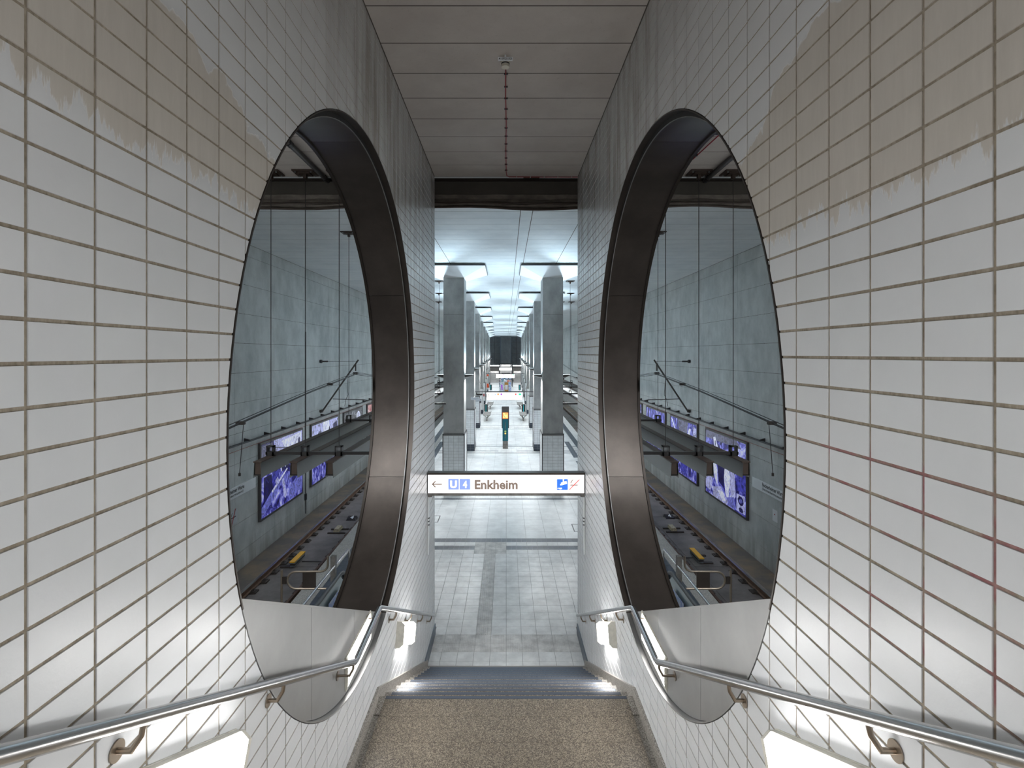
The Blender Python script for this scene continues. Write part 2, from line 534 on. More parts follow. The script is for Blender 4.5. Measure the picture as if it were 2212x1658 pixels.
def text(name, body, matl, origin, right, up, w, h, parent, depth=0.002, bold=0.0, shear=0.0):
    """lettering fitted into a box w x h whose lower left corner is origin"""
    cu = bpy.data.curves.new(name, 'FONT')
    cu.body = body
    cu.offset = bold
    cu.shear = shear
    cu.resolution_u = 3
    cu.extrude = 0.0
    t = bpy.data.objects.new(name, cu)
    C.objects.link(t)
    dg = bpy.context.evaluated_depsgraph_get()
    dg.update()
    me = bpy.data.meshes.new_from_object(t.evaluated_get(dg))
    bpy.data.objects.remove(t)
    xs = [v.co.x for v in me.vertices]
    ys = [v.co.y for v in me.vertices]
    x0, x1, y0, y1 = min(xs), max(xs), min(ys), max(ys)
    R, U = Vector(right).normalized(), Vector(up).normalized()
    Nn = R.cross(U)
    O = Vector(origin)
    for v in me.vertices:
        v.co = O + R * ((v.co.x - x0) / (x1 - x0) * w) + U * ((v.co.y - y0) / (y1 - y0) * h) + Nn * depth
    me.materials.clear()
    me.materials.append(matl)
    o = bpy.data.objects.new(name, me)
    C.objects.link(o)
    if parent is not None:
        attach(o, parent)
    return o

def clip_half(poly, a, b, c):
    """keep a*x+b*y+c >= 0"""
    out = []
    n = len(poly)
    for i in range(n):
        p, q = poly[i], poly[(i + 1) % n]
        dp, dq = a * p[0] + b * p[1] + c, a * q[0] + b * q[1] + c
        if dp >= 0:
            out.append(p)
        if (dp >= 0) != (dq >= 0):
            t = dp / (dp - dq)
            out.append((p[0] + (q[0] - p[0]) * t, p[1] + (q[1] - p[1]) * t))
    return out

# ---------------------------------------------------------------- wall with round hole
def cut_by_circle(y0, y1, z0, z1, cy, cz, R):
    """rectangle minus disc; None when nothing remains; exact rect when untouched"""
    cor = [(y0, z0), (y1, z0), (y1, z1), (y0, z1)]
    ny, nz = min(max(cy, y0), y1), min(max(cz, z0), z1)
    if math.hypot(ny - cy, nz - cz) >= R:
        return cor, False
    if all(math.hypot(p[0] - cy, p[1] - cz) <= R for p in cor):
        return None, True
    K = 14
    pts = []
    for i in range(4):
        p, q = cor[i], cor[(i + 1) % 4]
        for k in range(K):
            t = k / K
            pts.append((p[0] + (q[0] - p[0]) * t, p[1] + (q[1] - p[1]) * t))
    ins = [math.hypot(p[0] - cy, p[1] - cz) < R for p in pts]
    n = len(pts)
    cross = []
    for i in range(n):
        j = (i + 1) % n
        if ins[i] != ins[j]:
            a, b = (pts[i], pts[j])
            lo, hi = 0.0, 1.0
            for _ in range(18):
                m = (lo + hi) / 2
                q = (a[0] + (b[0] - a[0]) * m, a[1] + (b[1] - a[1]) * m)
                if (math.hypot(q[0] - cy, q[1] - cz) < R) == ins[i]:
                    lo = m
                else:
                    hi = m
            cross.append((i, (a[0] + (b[0] - a[0]) * lo, a[1] + (b[1] - a[1]) * lo)))
    if len(cross) != 2:
        out = [p for p, k in zip(pts, ins) if not k]
        return (out if len(out) > 2 else None), True
    # walk outside part, then arc
    start = [c for c in cross if ins[c[0]]][0]     # inside -> outside
    end = [c for c in cross if not ins[c[0]]][0]   # outside -> inside
    out = [start[1]]
    i = (start[0] + 1) % n
    while True:
        p = pts[i]
        if i % K == 0:
            out.append(p)
        if i == end[0]:
            break
        i = (i + 1) % n
    out.append(end[1])
    a0 = math.atan2(end[1][1] - cz, end[1][0] - cy)
    a1 = math.atan2(start[1][1] - cz, start[1][0] - cy)
    while a1 - a0 > PI:
        a1 -= 2 * PI
    while a1 - a0 < -PI:
        a1 += 2 * PI
    for k in range(1, 6):
        a = a0 + (a1 - a0) * k / 6
        out.append((cy + math.cos(a) * R, cz + math.sin(a) * R))
    return out, True

def tile_mesh_poly(mb, poly, xs, s, th=0.0050, ch=0.0012):
    """glazed tile with a small chamfer; poly in (y,z), front face towards the stair axis. xs = plane of the back"""
    n = len(poly)
    cy = sum(p[0] for p in poly) / n
    cz = sum(p[1] for p in poly) / n
    def ring(x, k):
        o = []
        for p in poly:
            dy, dz = cy - p[0], cz - p[1]
            l = math.hypot(dy, dz) or 1
            o.append((x, p[0] + dy / l * k * 1.4, p[1] + dz / l * k * 1.4))
        return o
    b = len(mb.v)
    fx = -s * th
    mb.v += ring(xs, 0) + ring(xs + fx * 0.6, 0) + ring(xs + fx, ch)
    for r in (0, 1):
        for i in range(n):
            j = (i + 1) % n
            mb.f.append((b + r * n + i, b + r * n + j, b + (r + 1) * n + j, b + (r + 1) * n + i))
            mb.m.append(0)
    mb.f.append(tuple(b + 2 * n + i for i in range(n)))
    mb.m.append(0)

def skirt_top(y):
    if y < LAND0:
        return LAND + 0.10 + (LAND0 - y) * 0.5
    if y < LAND1:
        return LAND + 0.10
    if y < STAIR_END:
        return LAND + 0.10 - (y - LAND1) * RISE / TREAD
    return FLOOR + 0.10

def stair_wall(side):
    s = -1 if side == 'left' else 1
    YA, YB, ZA, ZB = -2.2, WALL_END, FLOOR - 0.02, CEIL
    xf, xb = s * (W + 0.003), s * (W + 0.565)
    mb = MB()
    NS = 96
    cen = (HOLE_Y, HOLE_Z)
    R = HOLE_R + 0.006
    ang = [2 * PI * i / NS for i in range(NS)]
    cors = [math.atan2(z - HOLE_Z, y - HOLE_Y) % (2 * PI) for y in (YA, YB) for z in (ZA, ZB)]
    ang = sorted(ang + cors)
    def outer(a):
        c, d = math.cos(a), math.sin(a)
        t = 1e9
        if c > 1e-9: t = min(t, (YB - HOLE_Y) / c)
        if c < -1e-9: t = min(t, (YA - HOLE_Y) / c)
        if d > 1e-9: t = min(t, (ZB - HOLE_Z) / d)
        if d < -1e-9: t = min(t, (ZA - HOLE_Z) / d)
        return (HOLE_Y + c * t, HOLE_Z + d * t)
    for x, mi in ((xf, 0), (xb, 1)):
        for i in range(len(ang)):
            a, c = ang[i], ang[(i + 1) % len(ang)]
            p, q = outer(a), outer(c)
            mb.poly([(x, HOLE_Y + R * math.cos(a), HOLE_Z + R * math.sin(a)), (x, *p), (x, *q), (x, HOLE_Y + R * math.cos(c), HOLE_Z + R * math.sin(c))], mi)
    for i in range(len(ang)):
        a, c = ang[i], ang[(i + 1) % len(ang)]
        mb.poly([(xf, HOLE_Y + R * math.cos(a), HOLE_Z + R * math.sin(a)), (xb, HOLE_Y + R * math.cos(a), HOLE_Z + R * math.sin(a)), (xb, HOLE_Y + R * math.cos(c), HOLE_Z + R * math.sin(c)), (xf, HOLE_Y + R * math.cos(c), HOLE_Z + R * math.sin(c))], 1)
    for y in (YA, YB):
        mb.poly([(xf, y, ZA), (xb, y, ZA), (xb, y, ZB), (xf, y, ZB)], 0 if y == YB else 1)
    wall = struct(mb.build('wall_' + side, [M['grout'] if s < 0 else M['grout_r'], M['wallcore']]))
    # tiles
    y_ref, z_ref = (1.546, -0.029) if s < 0 else (1.521, -0.016)
    PY, PZ, G = 0.2598, 0.1313, 0.0120
    tm = M['tile_l'] if s < 0 else M['tile_r']
    fm = MB()
    tile_mesh_poly(fm, [(G / 2 - PY / 2, G / 2 - PZ / 2), (PY / 2 - G / 2, G / 2 - PZ / 2), (PY / 2 - G / 2, PZ / 2 - G / 2), (G / 2 - PY / 2, PZ / 2 - G / 2)], 0, s)
    full = fm.mesh('wall_tile', [tm])
    cand = []
    k0 = int((-0.4 - y_ref) / PY) - 1
    for ky in range(k0, 60):
        y0, y1 = y_ref + ky * PY + G / 2, y_ref + (ky + 1) * PY - G / 2
        if y0 > WALL_END - 0.01 or y0 < -0.6:
            continue
        y1c = min(y1, WALL_END - 0.004)
        for kz in range(-60, 40):
            z0, z1 = z_ref + kz * PZ + G / 2, z_ref + (kz + 1) * PZ - G / 2
            if z0 > CEIL - 0.01:
                continue
            z1c = min(z1, CEIL - 0.004)
            if z1c < skirt_top(y1c) - 0.02:
                continue
            poly, cut = cut_by_circle(y0, y1c, z0, z1c, HOLE_Y, HOLE_Z, HOLE_R + 0.004)
            if not poly or len(poly) < 3:
                continue
            # apparent size from the stairs
            ym, zm = (y0 + y1c) / 2, (z0 + z1) / 2
            area = 0
            if ym > 1.35 and abs(zm / ym + 0.0) < 0.80:
                d = 1130.0
                u0, u1 = W * d / max(y0, 1.3), W * d / y1c
                area = abs(u0 - u1) * d * PZ / ym
                if W * d / ym > 1110 or zm * d / ym > 764 or -zm * d / ym > 894:
                    area = 0
            cand.append((area, poly, cut or y1c != y1 or z1c != z1, ym, zm))
    cand.sort(key=lambda t: -t[0])
    rest = MB()
    for i, (a, poly, cut, ym, zm) in enumerate(cand):
        if i < 300:
            if cut:
                m1 = MB()
                tile_mesh_poly(m1, poly, xf, s)
                o = bpy.data.objects.new('tile', m1.mesh('cut_tile', [tm]))
                C.objects.link(o)
                o.parent = wall
            else:
                inst('tile', full, (xf, ym, zm), wall)
        else:
            tile_mesh_poly(rest, poly, xf, s)
    r = rest.build('tile_field', tm, wall)
    r['kind'] = 'stuff'
    return wall

WALL_L = stair_wall('left')
WALL_R = stair_wall('right')

# ---------------------------------------------------------------- ceiling
PL = 0.632
def ceiling():
    base = struct(MB().box(-8.9, 8.7, -2.2, HALL_END + 12, CEIL + 0.0015, CEIL + 0.25).build('ceiling', M['joint']))
    y_first = 5.2486 - PL * 11   # joint lines at 5.25 + k*PL
    k = 0
    rest = MB()
    cuts = [-8.75, -2.16, 0.35, 0.65, 1.93, 8.6]
    n = 0
    near_full = {}
    y = y_first
    while y < HALL_END:
        y0, y1 = y + 0.008, y + PL - 0.008
        y += PL
        if y1 < -2.1:
            continue
        if y0 < 10.2:
            segs = [(-W + 0.012, W - 0.012), (-8.75, -2.0), (2.0, 8.6)]
            mt = M['ceil']
        else:
            segs = [(a + 0.009, b - 0.009) for a, b in zip(cuts, cuts[1:]) if not (a == 0.35)]
            mt = M['hallceil']
        for a, b in segs:
            if n < 150:
                key = (round(a, 3), round(b, 3), mt.name)
                if key not in near_full:
                    near_full[key] = MB().box(a, b, -PL / 2 + 0.008, PL / 2 - 0.008, -0.0162, -0.002).mesh('ceiling_board', [mt])
                inst('ceiling_board', near_full[key], (0, (y0 + y1) / 2, CEIL + 0.0162), base)
                n += 1
            else:
                rest.box(a, b, y0, y1, CEIL, CEIL + 0.014)
    MB().box(0.359, 0.641, 10.5, HALL_END, CEIL, CEIL + 0.014).build('ceiling_band', M['hallceil'], base)
    r = rest.build('ceiling_board_field', M['hallceil'], base)
    r['kind'] = 'stuff'
ceiling()

# ---------------------------------------------------------------- platform floor, stairs
def plat_edge(y, s):
    return -(4.60 + 0.018 * y) if s < 0 else 4.62 + 0.0105 * y

def floor():
    n = 24
    mb = MB()
    ys = [STAIR_END, 12, 16, 20, 30, 50, 75, HALL_END + 8]
    for a, b in zip(ys, ys[1:]):
        p = [(plat_edge(a, -1), a), (plat_edge(a, 1), a), (plat_edge(b, 1), b), (plat_edge(b, -1), b)]
        mb.hexa([(x, y, TRACKBED) for x, y in p] + [(x, y, FLOOR - 0.008) for x, y in p])
    # parts beside the stairwell
    for s in (-1, 1):
        a, b = -1.0, STAIR_END
        e0, e1 = plat_edge(a, s), plat_edge(b, s)
        i = s * (W + 0.57)
        p = [(min(i, e0), a), (max(i, e0), a), (max(i, e1), b), (min(i, e1), b)]
        mb.hexa([(x, y, TRACKBED) for x, y in p] + [(x, y, FLOOR - 0.008) for x, y in p])
    fl = struct(mb.build('floor', M['fgrout']))
    cache = {}
    G = 0.003
    def tile(x0, x1, y0, y1, mt, single, name='floor_tile'):
        if single:
            key = (round(x1 - x0, 3), round(y1 - y0, 3), mt.name)
            if key not in cache:
                hx, hy = (x1 - x0) / 2 - G, (y1 - y0) / 2 - G
                m = MB()
                m.hexa([(-hx, -hy, -0.008), (hx, -hy, -0.008), (hx, hy, -0.008), (-hx, hy, -0.008),
                        (-hx + .001, -hy + .001, 0), (hx - .001, -hy + .001, 0), (hx - .001, hy - .001, 0), (-hx + .001, hy - .001, 0)])
                cache[key] = m.mesh(name, [mt])
            inst(name, cache[key], ((x0 + x1) / 2, (y0 + y1) / 2, FLOOR), fl)
        else:
            rest[mt.name].box(x0 + G, x1 - G, y0 + G, y1 - G, FLOOR - 0.008, FLOOR)
    rest = {M[k].name: MB() for k in ('ftile', 'ftile2', 'darktile', 'kerb', 'tact')}
    cnt = [0]
    def add(x0, x1, y0, y1, mt, name='floor_tile'):
        xm, ym = (x0 + x1) / 2, (y0 + y1) / 2
        vis = abs(xm) < 0.139 * ym + 0.15 and ym < 20.0
        big = (x1 - x0) > 0.2
        if vis and big and cnt[0] < 300:
            cnt[0] += 1
            tile(x0, x1, y0, y1, mt, True, name)
        else:
            tile(x0, x1, y0, y1, mt, False)
    y = 9.447 - 0.3
    # small tiles near the stairs
    for k in range(-1, 21):
        y0 = 9.447 + 0.3 * k
        y1 = y0 + 0.3
        if k == -1:
            y0 = STAIR_END + 0.002
        for j in range(-13, 13):
            x0 = 0.3 * j
            x1 = x0 + 0.3
            if y0 < WALL_END:
                if x0 < -W or x1 > W:
                    if x1 <= -W or x0 >= W:
                        if x1 > -W - 0.6 and x0 < W + 0.6:
                            continue
                    else:
                        x0, x1 = max(x0, -W), min(x1, W)
            dark = k in (18, 20)
            if k in (18, 19) and -0.91 < x0 < -0.05:
                tact_tiles.append(('bump', x0, x1, y0, y1))
                continue
            if k == 17 and -0.91 < x0 < -0.05:
                tact_tiles.append(('bump', x0, x1, y0, y1))
                continue
            if 3 <= k <= 16 and -0.61 < x0 < -0.35:
                tact_tiles.append(('rib', x0, x1, y0, y1))
                continue
            if k in (1, 2) and x0 >= -W - 0.01 and x1 <= W + 0.01:
                tact_tiles.append(('bump', x0, x1, y0, y1))
                continue
            if dark:
                xm = x0
                for a in (x0, x0 + 0.15):
                    for b in (y0, y0 + 0.15):
                        tile(a, a + 0.15, b, b + 0.15, M['darktile'], False)
            else:
                add(x0, x1, y0, y1, M['ftile2'])
    # large tiles in 9.3 m bays
    base = 15.747
    for bay in range(0, 10):
        # large tiles up to the stripe
        st = 19.947 + 9.3 * bay
        y0 = base
        while y0 < st - 0.3:
            y1 = min(y0 + 0.6, st)
            for j in range(-7, 7):
                add(0.6 * j, 0.6 * j + 0.6, y0, y1, M['ftile'])
            y0 = y1
        for (a, b, dk) in ((0, .15, 1), (.15, .6, 0), (.6, .75, 2), (.75, 2.0, 0), (2.0, 2.15, 1)):
            if dk:
                x = -4.05
                while x < 4.05:
                    if not (dk == 2 and abs(x + 0.05) < 0.55):
                        tile(x, x + 0.15, st + a, st + b, M['darktile'], False)
                    else:
                        tile(x, x + 0.15, st + a, st + b, M['ftile2'], False)
                    x += 0.15
            else:
                y0 = st + a
                while y0 < st + b - 0.02:
                    y1 = min(y0 + 0.3, st + b)
                    for j in range(-14, 14):
                        tile(0.3 * j, 0.3 * j + 0.3, y0, y1, M['ftile2'], False)
                    y0 = y1
        base = st + 2.15
    # edge strips that follow the spreading platform edges
    mats_ = [M['darktile'], M['kerb'], M['ftile']]
    strip = [MB(), MB(), MB()]
    y = 2.0
    while y < 100:
        for s in (-1, 1):
            for (i, d0, d1, L, thk) in ((0, 0.75, 0.60, 0.3, 0), (0, 0.60, 0.45, 0.3, 0), (2 if y > 19 else 1, 0.44, 0.0, 0.9, 0.0)):
                if i != 0 and round(y / 0.3) % 3:
                    continue
                e0, e1 = plat_edge(y, s), plat_edge(y + L, s)
                p = [(e0 - s * d0, y + .004), (e0 - s * (d1 + .004), y + .004), (e1 - s * (d1 + .004), y + L - .004), (e1 - s * d0, y + L - .004)]
                if s > 0:
                    p = [p[1], p[0], p[3], p[2]]
                strip[i].hexa([(a, b, FLOOR - .008) for a, b in p] + [(a, b, FLOOR + 0.001) for a, b in p])
        y += 0.3
    for n_, mb_, mt_ in zip(('guide_stripe', 'kerb_stones', 'edge_tiles'), strip, mats_):
        o = mb_.build(n_, mt_, fl)
        o['kind'] = 'stuff'
    # second guide stripe, broken
    g2 = MB()
    for s in (-1, 1):
        for (a, b) in ((12.0, 14.5), (22, 27), (28, 33), (38, 44), (50, 60)):
            y = a
            while y < b:
                for o_ in (1.15, 1.30):
                    x = plat_edge(y, s) - s * o_
                    g2.box(min(x, x + s * .145), max(x, x + s * .145), y + .003, y + .297, FLOOR - .007, FLOOR + 0.0015)
                y += 0.3
    o = g2.build('guide_stripe_inner', M['darktile'], fl)
    o['kind'] = 'stuff'
    for k, nm in (('ftile', 'floor_tile_field'), ('ftile2', 'small_tile_field'), ('darktile', 'slate_tile_rows')):
        if rest[M[k].name].v:
            o = rest[M[k].name].build(nm, M[k], fl)
            o['kind'] = 'stuff'
    # tactile tiles
    for kind in ('bump', 'rib'):
        m = MB()
        m.box(-.147, .147, -.147, .147, -.008, 0)
        if kind == 'bump':
            for a in range(9):
                for b in range(9):
                    x, y_ = -.13 + .0325 * a, -.13 + .0325 * b
                    r = .010
                    z = .0045
                    bb = len(m.v)
                    m.v += [(x - r, y_, 0), (x, y_ - r, 0), (x + r, y_, 0), (x, y_ + r, 0), (x - r * .5, y_, z), (x, y_ - r * .5, z), (x + r * .5, y_, z), (x, y_ + r * .5, z)]
                    for q in ((0, 1, 5, 4), (1, 2, 6, 5), (2, 3, 7, 6), (3, 0, 4, 7), (4, 5, 6, 7)):
                        m.f.append(tuple(bb + i for i in q))
                        m.m.append(0)
        else:
            for a in range(7):
                x = -.126 + .042 * a
                m.hexa([(x - .011, -.147, 0), (x + .011, -.147, 0), (x + .011, .147, 0), (x - .011, .147, 0), (x - .006, -.147, .005), (x + .006, -.147, .005), (x + .006, .147, .005), (x - .006, .147, .005)])
        me = m.mesh(kind + '_tile', [M['tact']])
        for t in tact_tiles:
            if t[0] == kind:
                o = inst('tactile_tile', me, ((t[1] + t[2]) / 2, (t[3] + t[4]) / 2, FLOOR), fl)
                if t[2] - t[1] < 0.29:
                    o.scale.x = (t[2] - t[1]) / 0.3
    # floor hatch frames seen past the stairs
    for x, yy in ((-2.55, 17.6), (2.42, 16.7)):
        h = MB()
        for a, b, c, d in ((-.3, .3, -.36, -.33), (-.3, .3, .33, .36), (-.3, -.27, -.36, .36), (.27, .3, -.36, .36)):
            h.box(x + a, x + b, yy + c, yy + d, FLOOR - .004, FLOOR + .003)
        h.build('hatch_frame', M['edge'], fl)
tact_tiles = []
floor()

def stairs():
    XS = 1.32
    st = bpy.data.objects.new('stairs', None)
    C.objects.link(st)
    struct(st)
    # landing slabs
    for a, b in ((LAND0, 4.70), (4.70, 5.065), (5.065, 5.43), (5.43, LAND1 - 0.044)):
        MB().box(-XS, XS, a + .0015, b - .0015, LAND - 0.10, LAND).build('landing_slab', M['granite'], st)
    MB().box(-XS, XS, LAND0, LAND1 - 0.01, LAND - 0.30, LAND - 0.10).build('landing_core', M['granite_g'], st)
    def nosing(y, z):
        MB().box(-XS, XS, y - 0.044, y, z - 0.035, z + 0.001).build('nosing', M['nosing'], st)
    nosing(LAND1, LAND)
    for i in range(1, NSTEP):
        z = LAND - i * RISE
        y0, y1 = LAND1 + (i - 1) * TREAD, LAND1 + i * TREAD
        MB().box(-XS, XS, y0 - 0.02, y1 - 0.044, z - 0.16, z).build('step', M['granite'], st)
        nosing(y1, z)
    for i in range(1, 14):                  # the flight the photographer stands on
        z = LAND + i * RISE
        y1 = LAND0 - (i - 1) * 0.2985
        MB().box(-XS, XS, y1 - 0.30, y1, z - 0.16, z).build('step', M['granite'], st)
    # side strings: sloping gutter and skirting
    for s in (-1, 1):
        pr = [(-0.2, skirt_top(-0.2)), (LAND0 - 0.03, skirt_top(LAND0 - 0.03)), (LAND0, skirt_top(LAND0)), (LAND1, skirt_top(LAND1)), (STAIR_END, skirt_top(STAIR_END) )]
        g = MB()
        for (a, za), (b, zb) in zip(pr, pr[1:]):
            x0, x1 = sorted((s * XS, s * (W - 0.028)))
            gd = .13 if abs(za - zb) < .01 else .245
            g.hexa([(x0, a, za - .7), (x1, a, za - .7), (x1, b, zb - .7), (x0, b, zb - .7), (x0, a, za - gd), (x1, a, za - gd), (x1, b, zb - gd), (x0, b, zb - gd)])
        g.build('string_gutter', M['granite_g'], st)
        for (a, za), (b, zb) in zip(pr, pr[1:]):
            if b - a < 0.1:
                continue
            k = MB()
            x0, x1 = sorted((s * (W - 0.028), s * (W + 0.001)))
            zb_ = max(zb, FLOOR + .02)
            k.hexa([(x0, a, za - .5), (x1, a, za - .5), (x1, b, zb_ - .5), (x0, b, zb_ - .5), (x0, a, za), (x1, a, za), (x1, b, zb_), (x0, b, zb_)])
            k.build('skirting', M['granite_g'], st)
        # slate metal guard between last step and wall end
        k = MB()
        x0, x1 = sorted((s * (W - 0.02), s * (W + 0.002)))
        k.hexa([(x0, STAIR_END - 0.25, FLOOR), (x1, STAIR_END - 0.25, FLOOR), (x1, WALL_END, FLOOR), (x0, WALL_END, FLOOR), (x0, STAIR_END - 0.25, FLOOR + 0.22), (x1, STAIR_END - 0.25, FLOOR + 0.22), (x1, WALL_END, FLOOR + 0.20), (x0, WALL_END, FLOOR + 0.20)])
        k.build('floor_guard', M['guard'], st)
        # saw-tooth fillets where the steps stop short of the skirting
        for i in range(0, NSTEP):
            z = LAND - i * RISE
            y1 = LAND1 + i * TREAD
            x0, x1 = sorted((s * XS, s * (W - 0.028)))
            MB().prism([(x0, y1, z), (x0, y1 - TREAD * 0.9, z - .02), (x0, y1, z - RISE)], (x1 - x0, 0, 0)).build('string_tooth', M['granite_g'], st)
stairs()

# ---------------------------------------------------------------- round openings: lip, reveal, parapet
def arc_shell(mb, s, x0, x1, R, th, a0, a1, n, mi=0):
    for i in range(n):
        a, b = a0 + (a1 - a0) * i / n, a0 + (a1 - a0) * (i + 1) / n
        def P(x, r, t):
            return (s * x, HOLE_Y + r * math.cos(t), HOLE_Z + r * math.sin(t))
        q = [(x0, R, a), (x1, R, a), (x1, R, b), (x0, R, b)]
        mb.poly([P(*t) for t in q], mi)
        mb.poly([P(x, R + th, t) for x, _, t in q], mi)
        mb.poly([P(x0, R, a), P(x0, R, b), P(x0, R + th, b), P(x0, R + th, a)], mi)
        mb.poly([P(x1, R, a), P(x1, R, b), P(x1, R + th, b), P(x1, R + th, a)], mi)
    for t in (a0, a1):
        mb.poly([P(x0, R, t), P(x1, R, t), P(x1, R + th, t), P(x0, R + th, t)], mi)

PAR_X = W + 0.045
def par_z(y):
    return -1.35 - 0.5167 * (y - 2.88)

def round_frame(side):
    s = -1 if side == 'left' else 1
    t = thing('round_window_frame', 'dark bronze metal lining of the huge round opening in the %s tiled wall' % side, 'round window', (s * (W + 0.3), HOLE_Y, HOLE_Z - HOLE_R))
    m = MB()
    A0, A1 = math.radians(-72.7), math.radians(199.5)
    arc_shell(m, s, W - 0.006, PAR_X + 0.02, HOLE_R - 0.010, 0.010, A0, A1, 110)
    m.build('lip', M['bronze'], t, True)
    m = MB()
    arc_shell(m, s, W - 0.006, PAR_X + 0.004, HOLE_R - 0.010, 0.010, A1, A0 + 2 * PI, 40)
    m.build('lower_lip_lit', M['panel'], t, True)  # lit look of the lip's lower arc put in as paler panel metal
    m = MB()
    arc_shell(m, s, PAR_X + 0.022, PAR_X + 0.032, HOLE_R - 0.055, 0.052, A0, A1, 110)
    m.build('shadow_gap', M['seal'], t, True)
    m = MB()
    arc_shell(m, s, PAR_X + 0.020, PAR_X + 0.03, HOLE_R - 0.058, 0.005, A0, A1, 110)
    m.build('bead', M['panel'], t, True)
    for k in range(6):
        a0 = math.radians(30 + 60 * k) + 0.0012
        a1 = math.radians(90 + 60 * k) - 0.0012
        m = MB()
        arc_shell(m, s, PAR_X + 0.032, W + 0.585, HOLE_R - 0.055, 0.012, a0, a1, 22)
        m.build('reveal_panel', M['bronze'], t, True)
    m = MB()
    arc_shell(m, s, W + 0.585, W + 0.62, HOLE_R - 0.075, 0.09, 0, 2 * PI, 128)
    m.build('outer_edge', M['bronze_d'], t, True)
    # stainless parapet closing the foot of the opening
    p = thing('parapet_panel', 'brushed grey metal parapet closing the bottom of the %s round opening' % side, 'parapet', (s * PAR_X, 4.0, HOLE_Z - HOLE_R + 0.02))
    Rr = HOLE_R - 0.014
    circ = [(HOLE_Y + Rr * math.cos(2 * PI * i / 160), HOLE_Z + Rr * math.sin(2 * PI * i / 160)) for i in range(160)]
    pol = clip_half(circ, -0.5167, -1.0, -1.35 + 0.5167 * 2.88)
    seams = [0, 3.94, 5.04, 9]
    for a, b in zip(seams, seams[1:]):
        q = clip_half(clip_half(pol, 1, 0, -(a + 0.002)), -1, 0, b - 0.002)
        if len(q) > 2:
            m = MB()
            m.prism([(s * PAR_X, y, z) for y, z in q], (s * 0.03, 0, 0))
            m.build('sheet', M['panel'], p)
    # thin folded top edge
    ys = [y for y, z in pol if abs(z - par_z(y)) < 1e-3]
    ya, yb = min(ys), max(ys)
    d = MB()
    x0, x1 = sorted((s * (PAR_X - 0.002), s * (PAR_X + 0.045)))
    d.hexa([(x0, ya, par_z(ya) - .012), (x1, ya, par_z(ya) - .012), (x1, yb, par_z(yb) - .012), (x0, yb, par_z(yb) - .012), (x0, ya, par_z(ya) + .004), (x1, ya, par_z(ya) + .004), (x1, yb, par_z(yb) + .004), (x0, yb, par_z(yb) + .004)])
    d.build('top_edge', M['panel'], p)
for sd in ('left', 'right'):
    round_frame(sd)

# ---------------------------------------------------------------- wall lamps
def wall_lamp(s, y0, z0, ang, xw, proud, label, L=1.0, H=0.30, D=0.10):
    """y0,z0: upper corner furthest down the stairs"""
    t = thing('wall_lamp', label, 'lamp', (s * xw, y0, z0), 'long wall lamps of the stairs')
    ca, sa = math.cos(ang), math.sin(ang)
    def P(a, b, d):   # a: from far end towards camera, b: down, d: out from the wall
        return (s * (xw - d), y0 - a * ca - b * sa, z0 + a * sa - b * ca)
    def slab(mb, a0, a1, prof):
        n = len(prof)
        b = len(mb.v)
        mb.v += [P(a0, q[0], q[1]) for q in prof] + [P(a1, q[0], q[1]) for q in prof]
        mb.f += [tuple(range(b, b + n)), tuple(range(b + 2 * n - 1, b + n - 1, -1))]
        mb.m += [0, 0]
        for i in range(n):
            j = (i + 1) % n
            mb.f.append((b + i, b + j, b + n + j, b + n + i))
            mb.m.append(0)
    plate = MB()
    slab(plate, -0.004, L + 0.004, [(-0.004, 0.0), (H + 0.004, 0.0), (H + 0.004, 0.012), (-0.004, 0.012)])
    plate.build('back_plate', M['cream'], t)
    pf = [(0, 0.012), (0.0, proud * 0.55), (0.035, proud), (H - 0.035, proud), (H, proud * 0.55), (H, 0.012)]
    for a0, a1 in ((0, 0.035), (L - 0.035, L)):
        c = MB()
        c_in = [(b, d) for b, d in pf]
        slab(c, a0, a1, c_in)
        c.build('end_cap', M['cream'], t)
    di = MB()
    pf2 = [(0.008, 0.012), (0.008, proud * 0.5), (0.04, proud - 0.003), (H - 0.04, proud - 0.003), (H - 0.008, proud * 0.5), (H - 0.008, 0.012)]
    slab(di, 0.035, L - 0.035, pf2)
    di.build('diffuser', M['glow'], t, True)
    tr = MB()
    slab(tr, 0.035, L - 0.035, [(0.0, 0.012), (0.0, proud * 0.5), (0.010, proud * 0.5 + 0.002), (0.010, 0.012)])
    tr.build('top_trim', M['cream'], t)

SL = math.atan(0.5)
for s, nm in ((-1, 'left'), (1, 'right')):
    wall_lamp(s, 2.73, -1.96, SL, W, 0.10, 'glowing wall lamp nearest the viewer, under the %s handrail' % nm)
    wall_lamp(s, 5.62, -2.76, 0.0, PAR_X, 0.022, 'glowing flat lamp set in the grey parapet of the %s round opening' % nm, L=0.87)
    wall_lamp(s, 7.70, -3.93, SL, W, 0.10, 'glowing boxy lamp on the %s tiled wall beside the lower stairs' % nm)
    wall_lamp(s, 0.35, -0.72, SL, W, 0.10, 'added fill lamp on the %s wall behind the viewer' % nm)  # unseen pair added to light the walls around the viewer

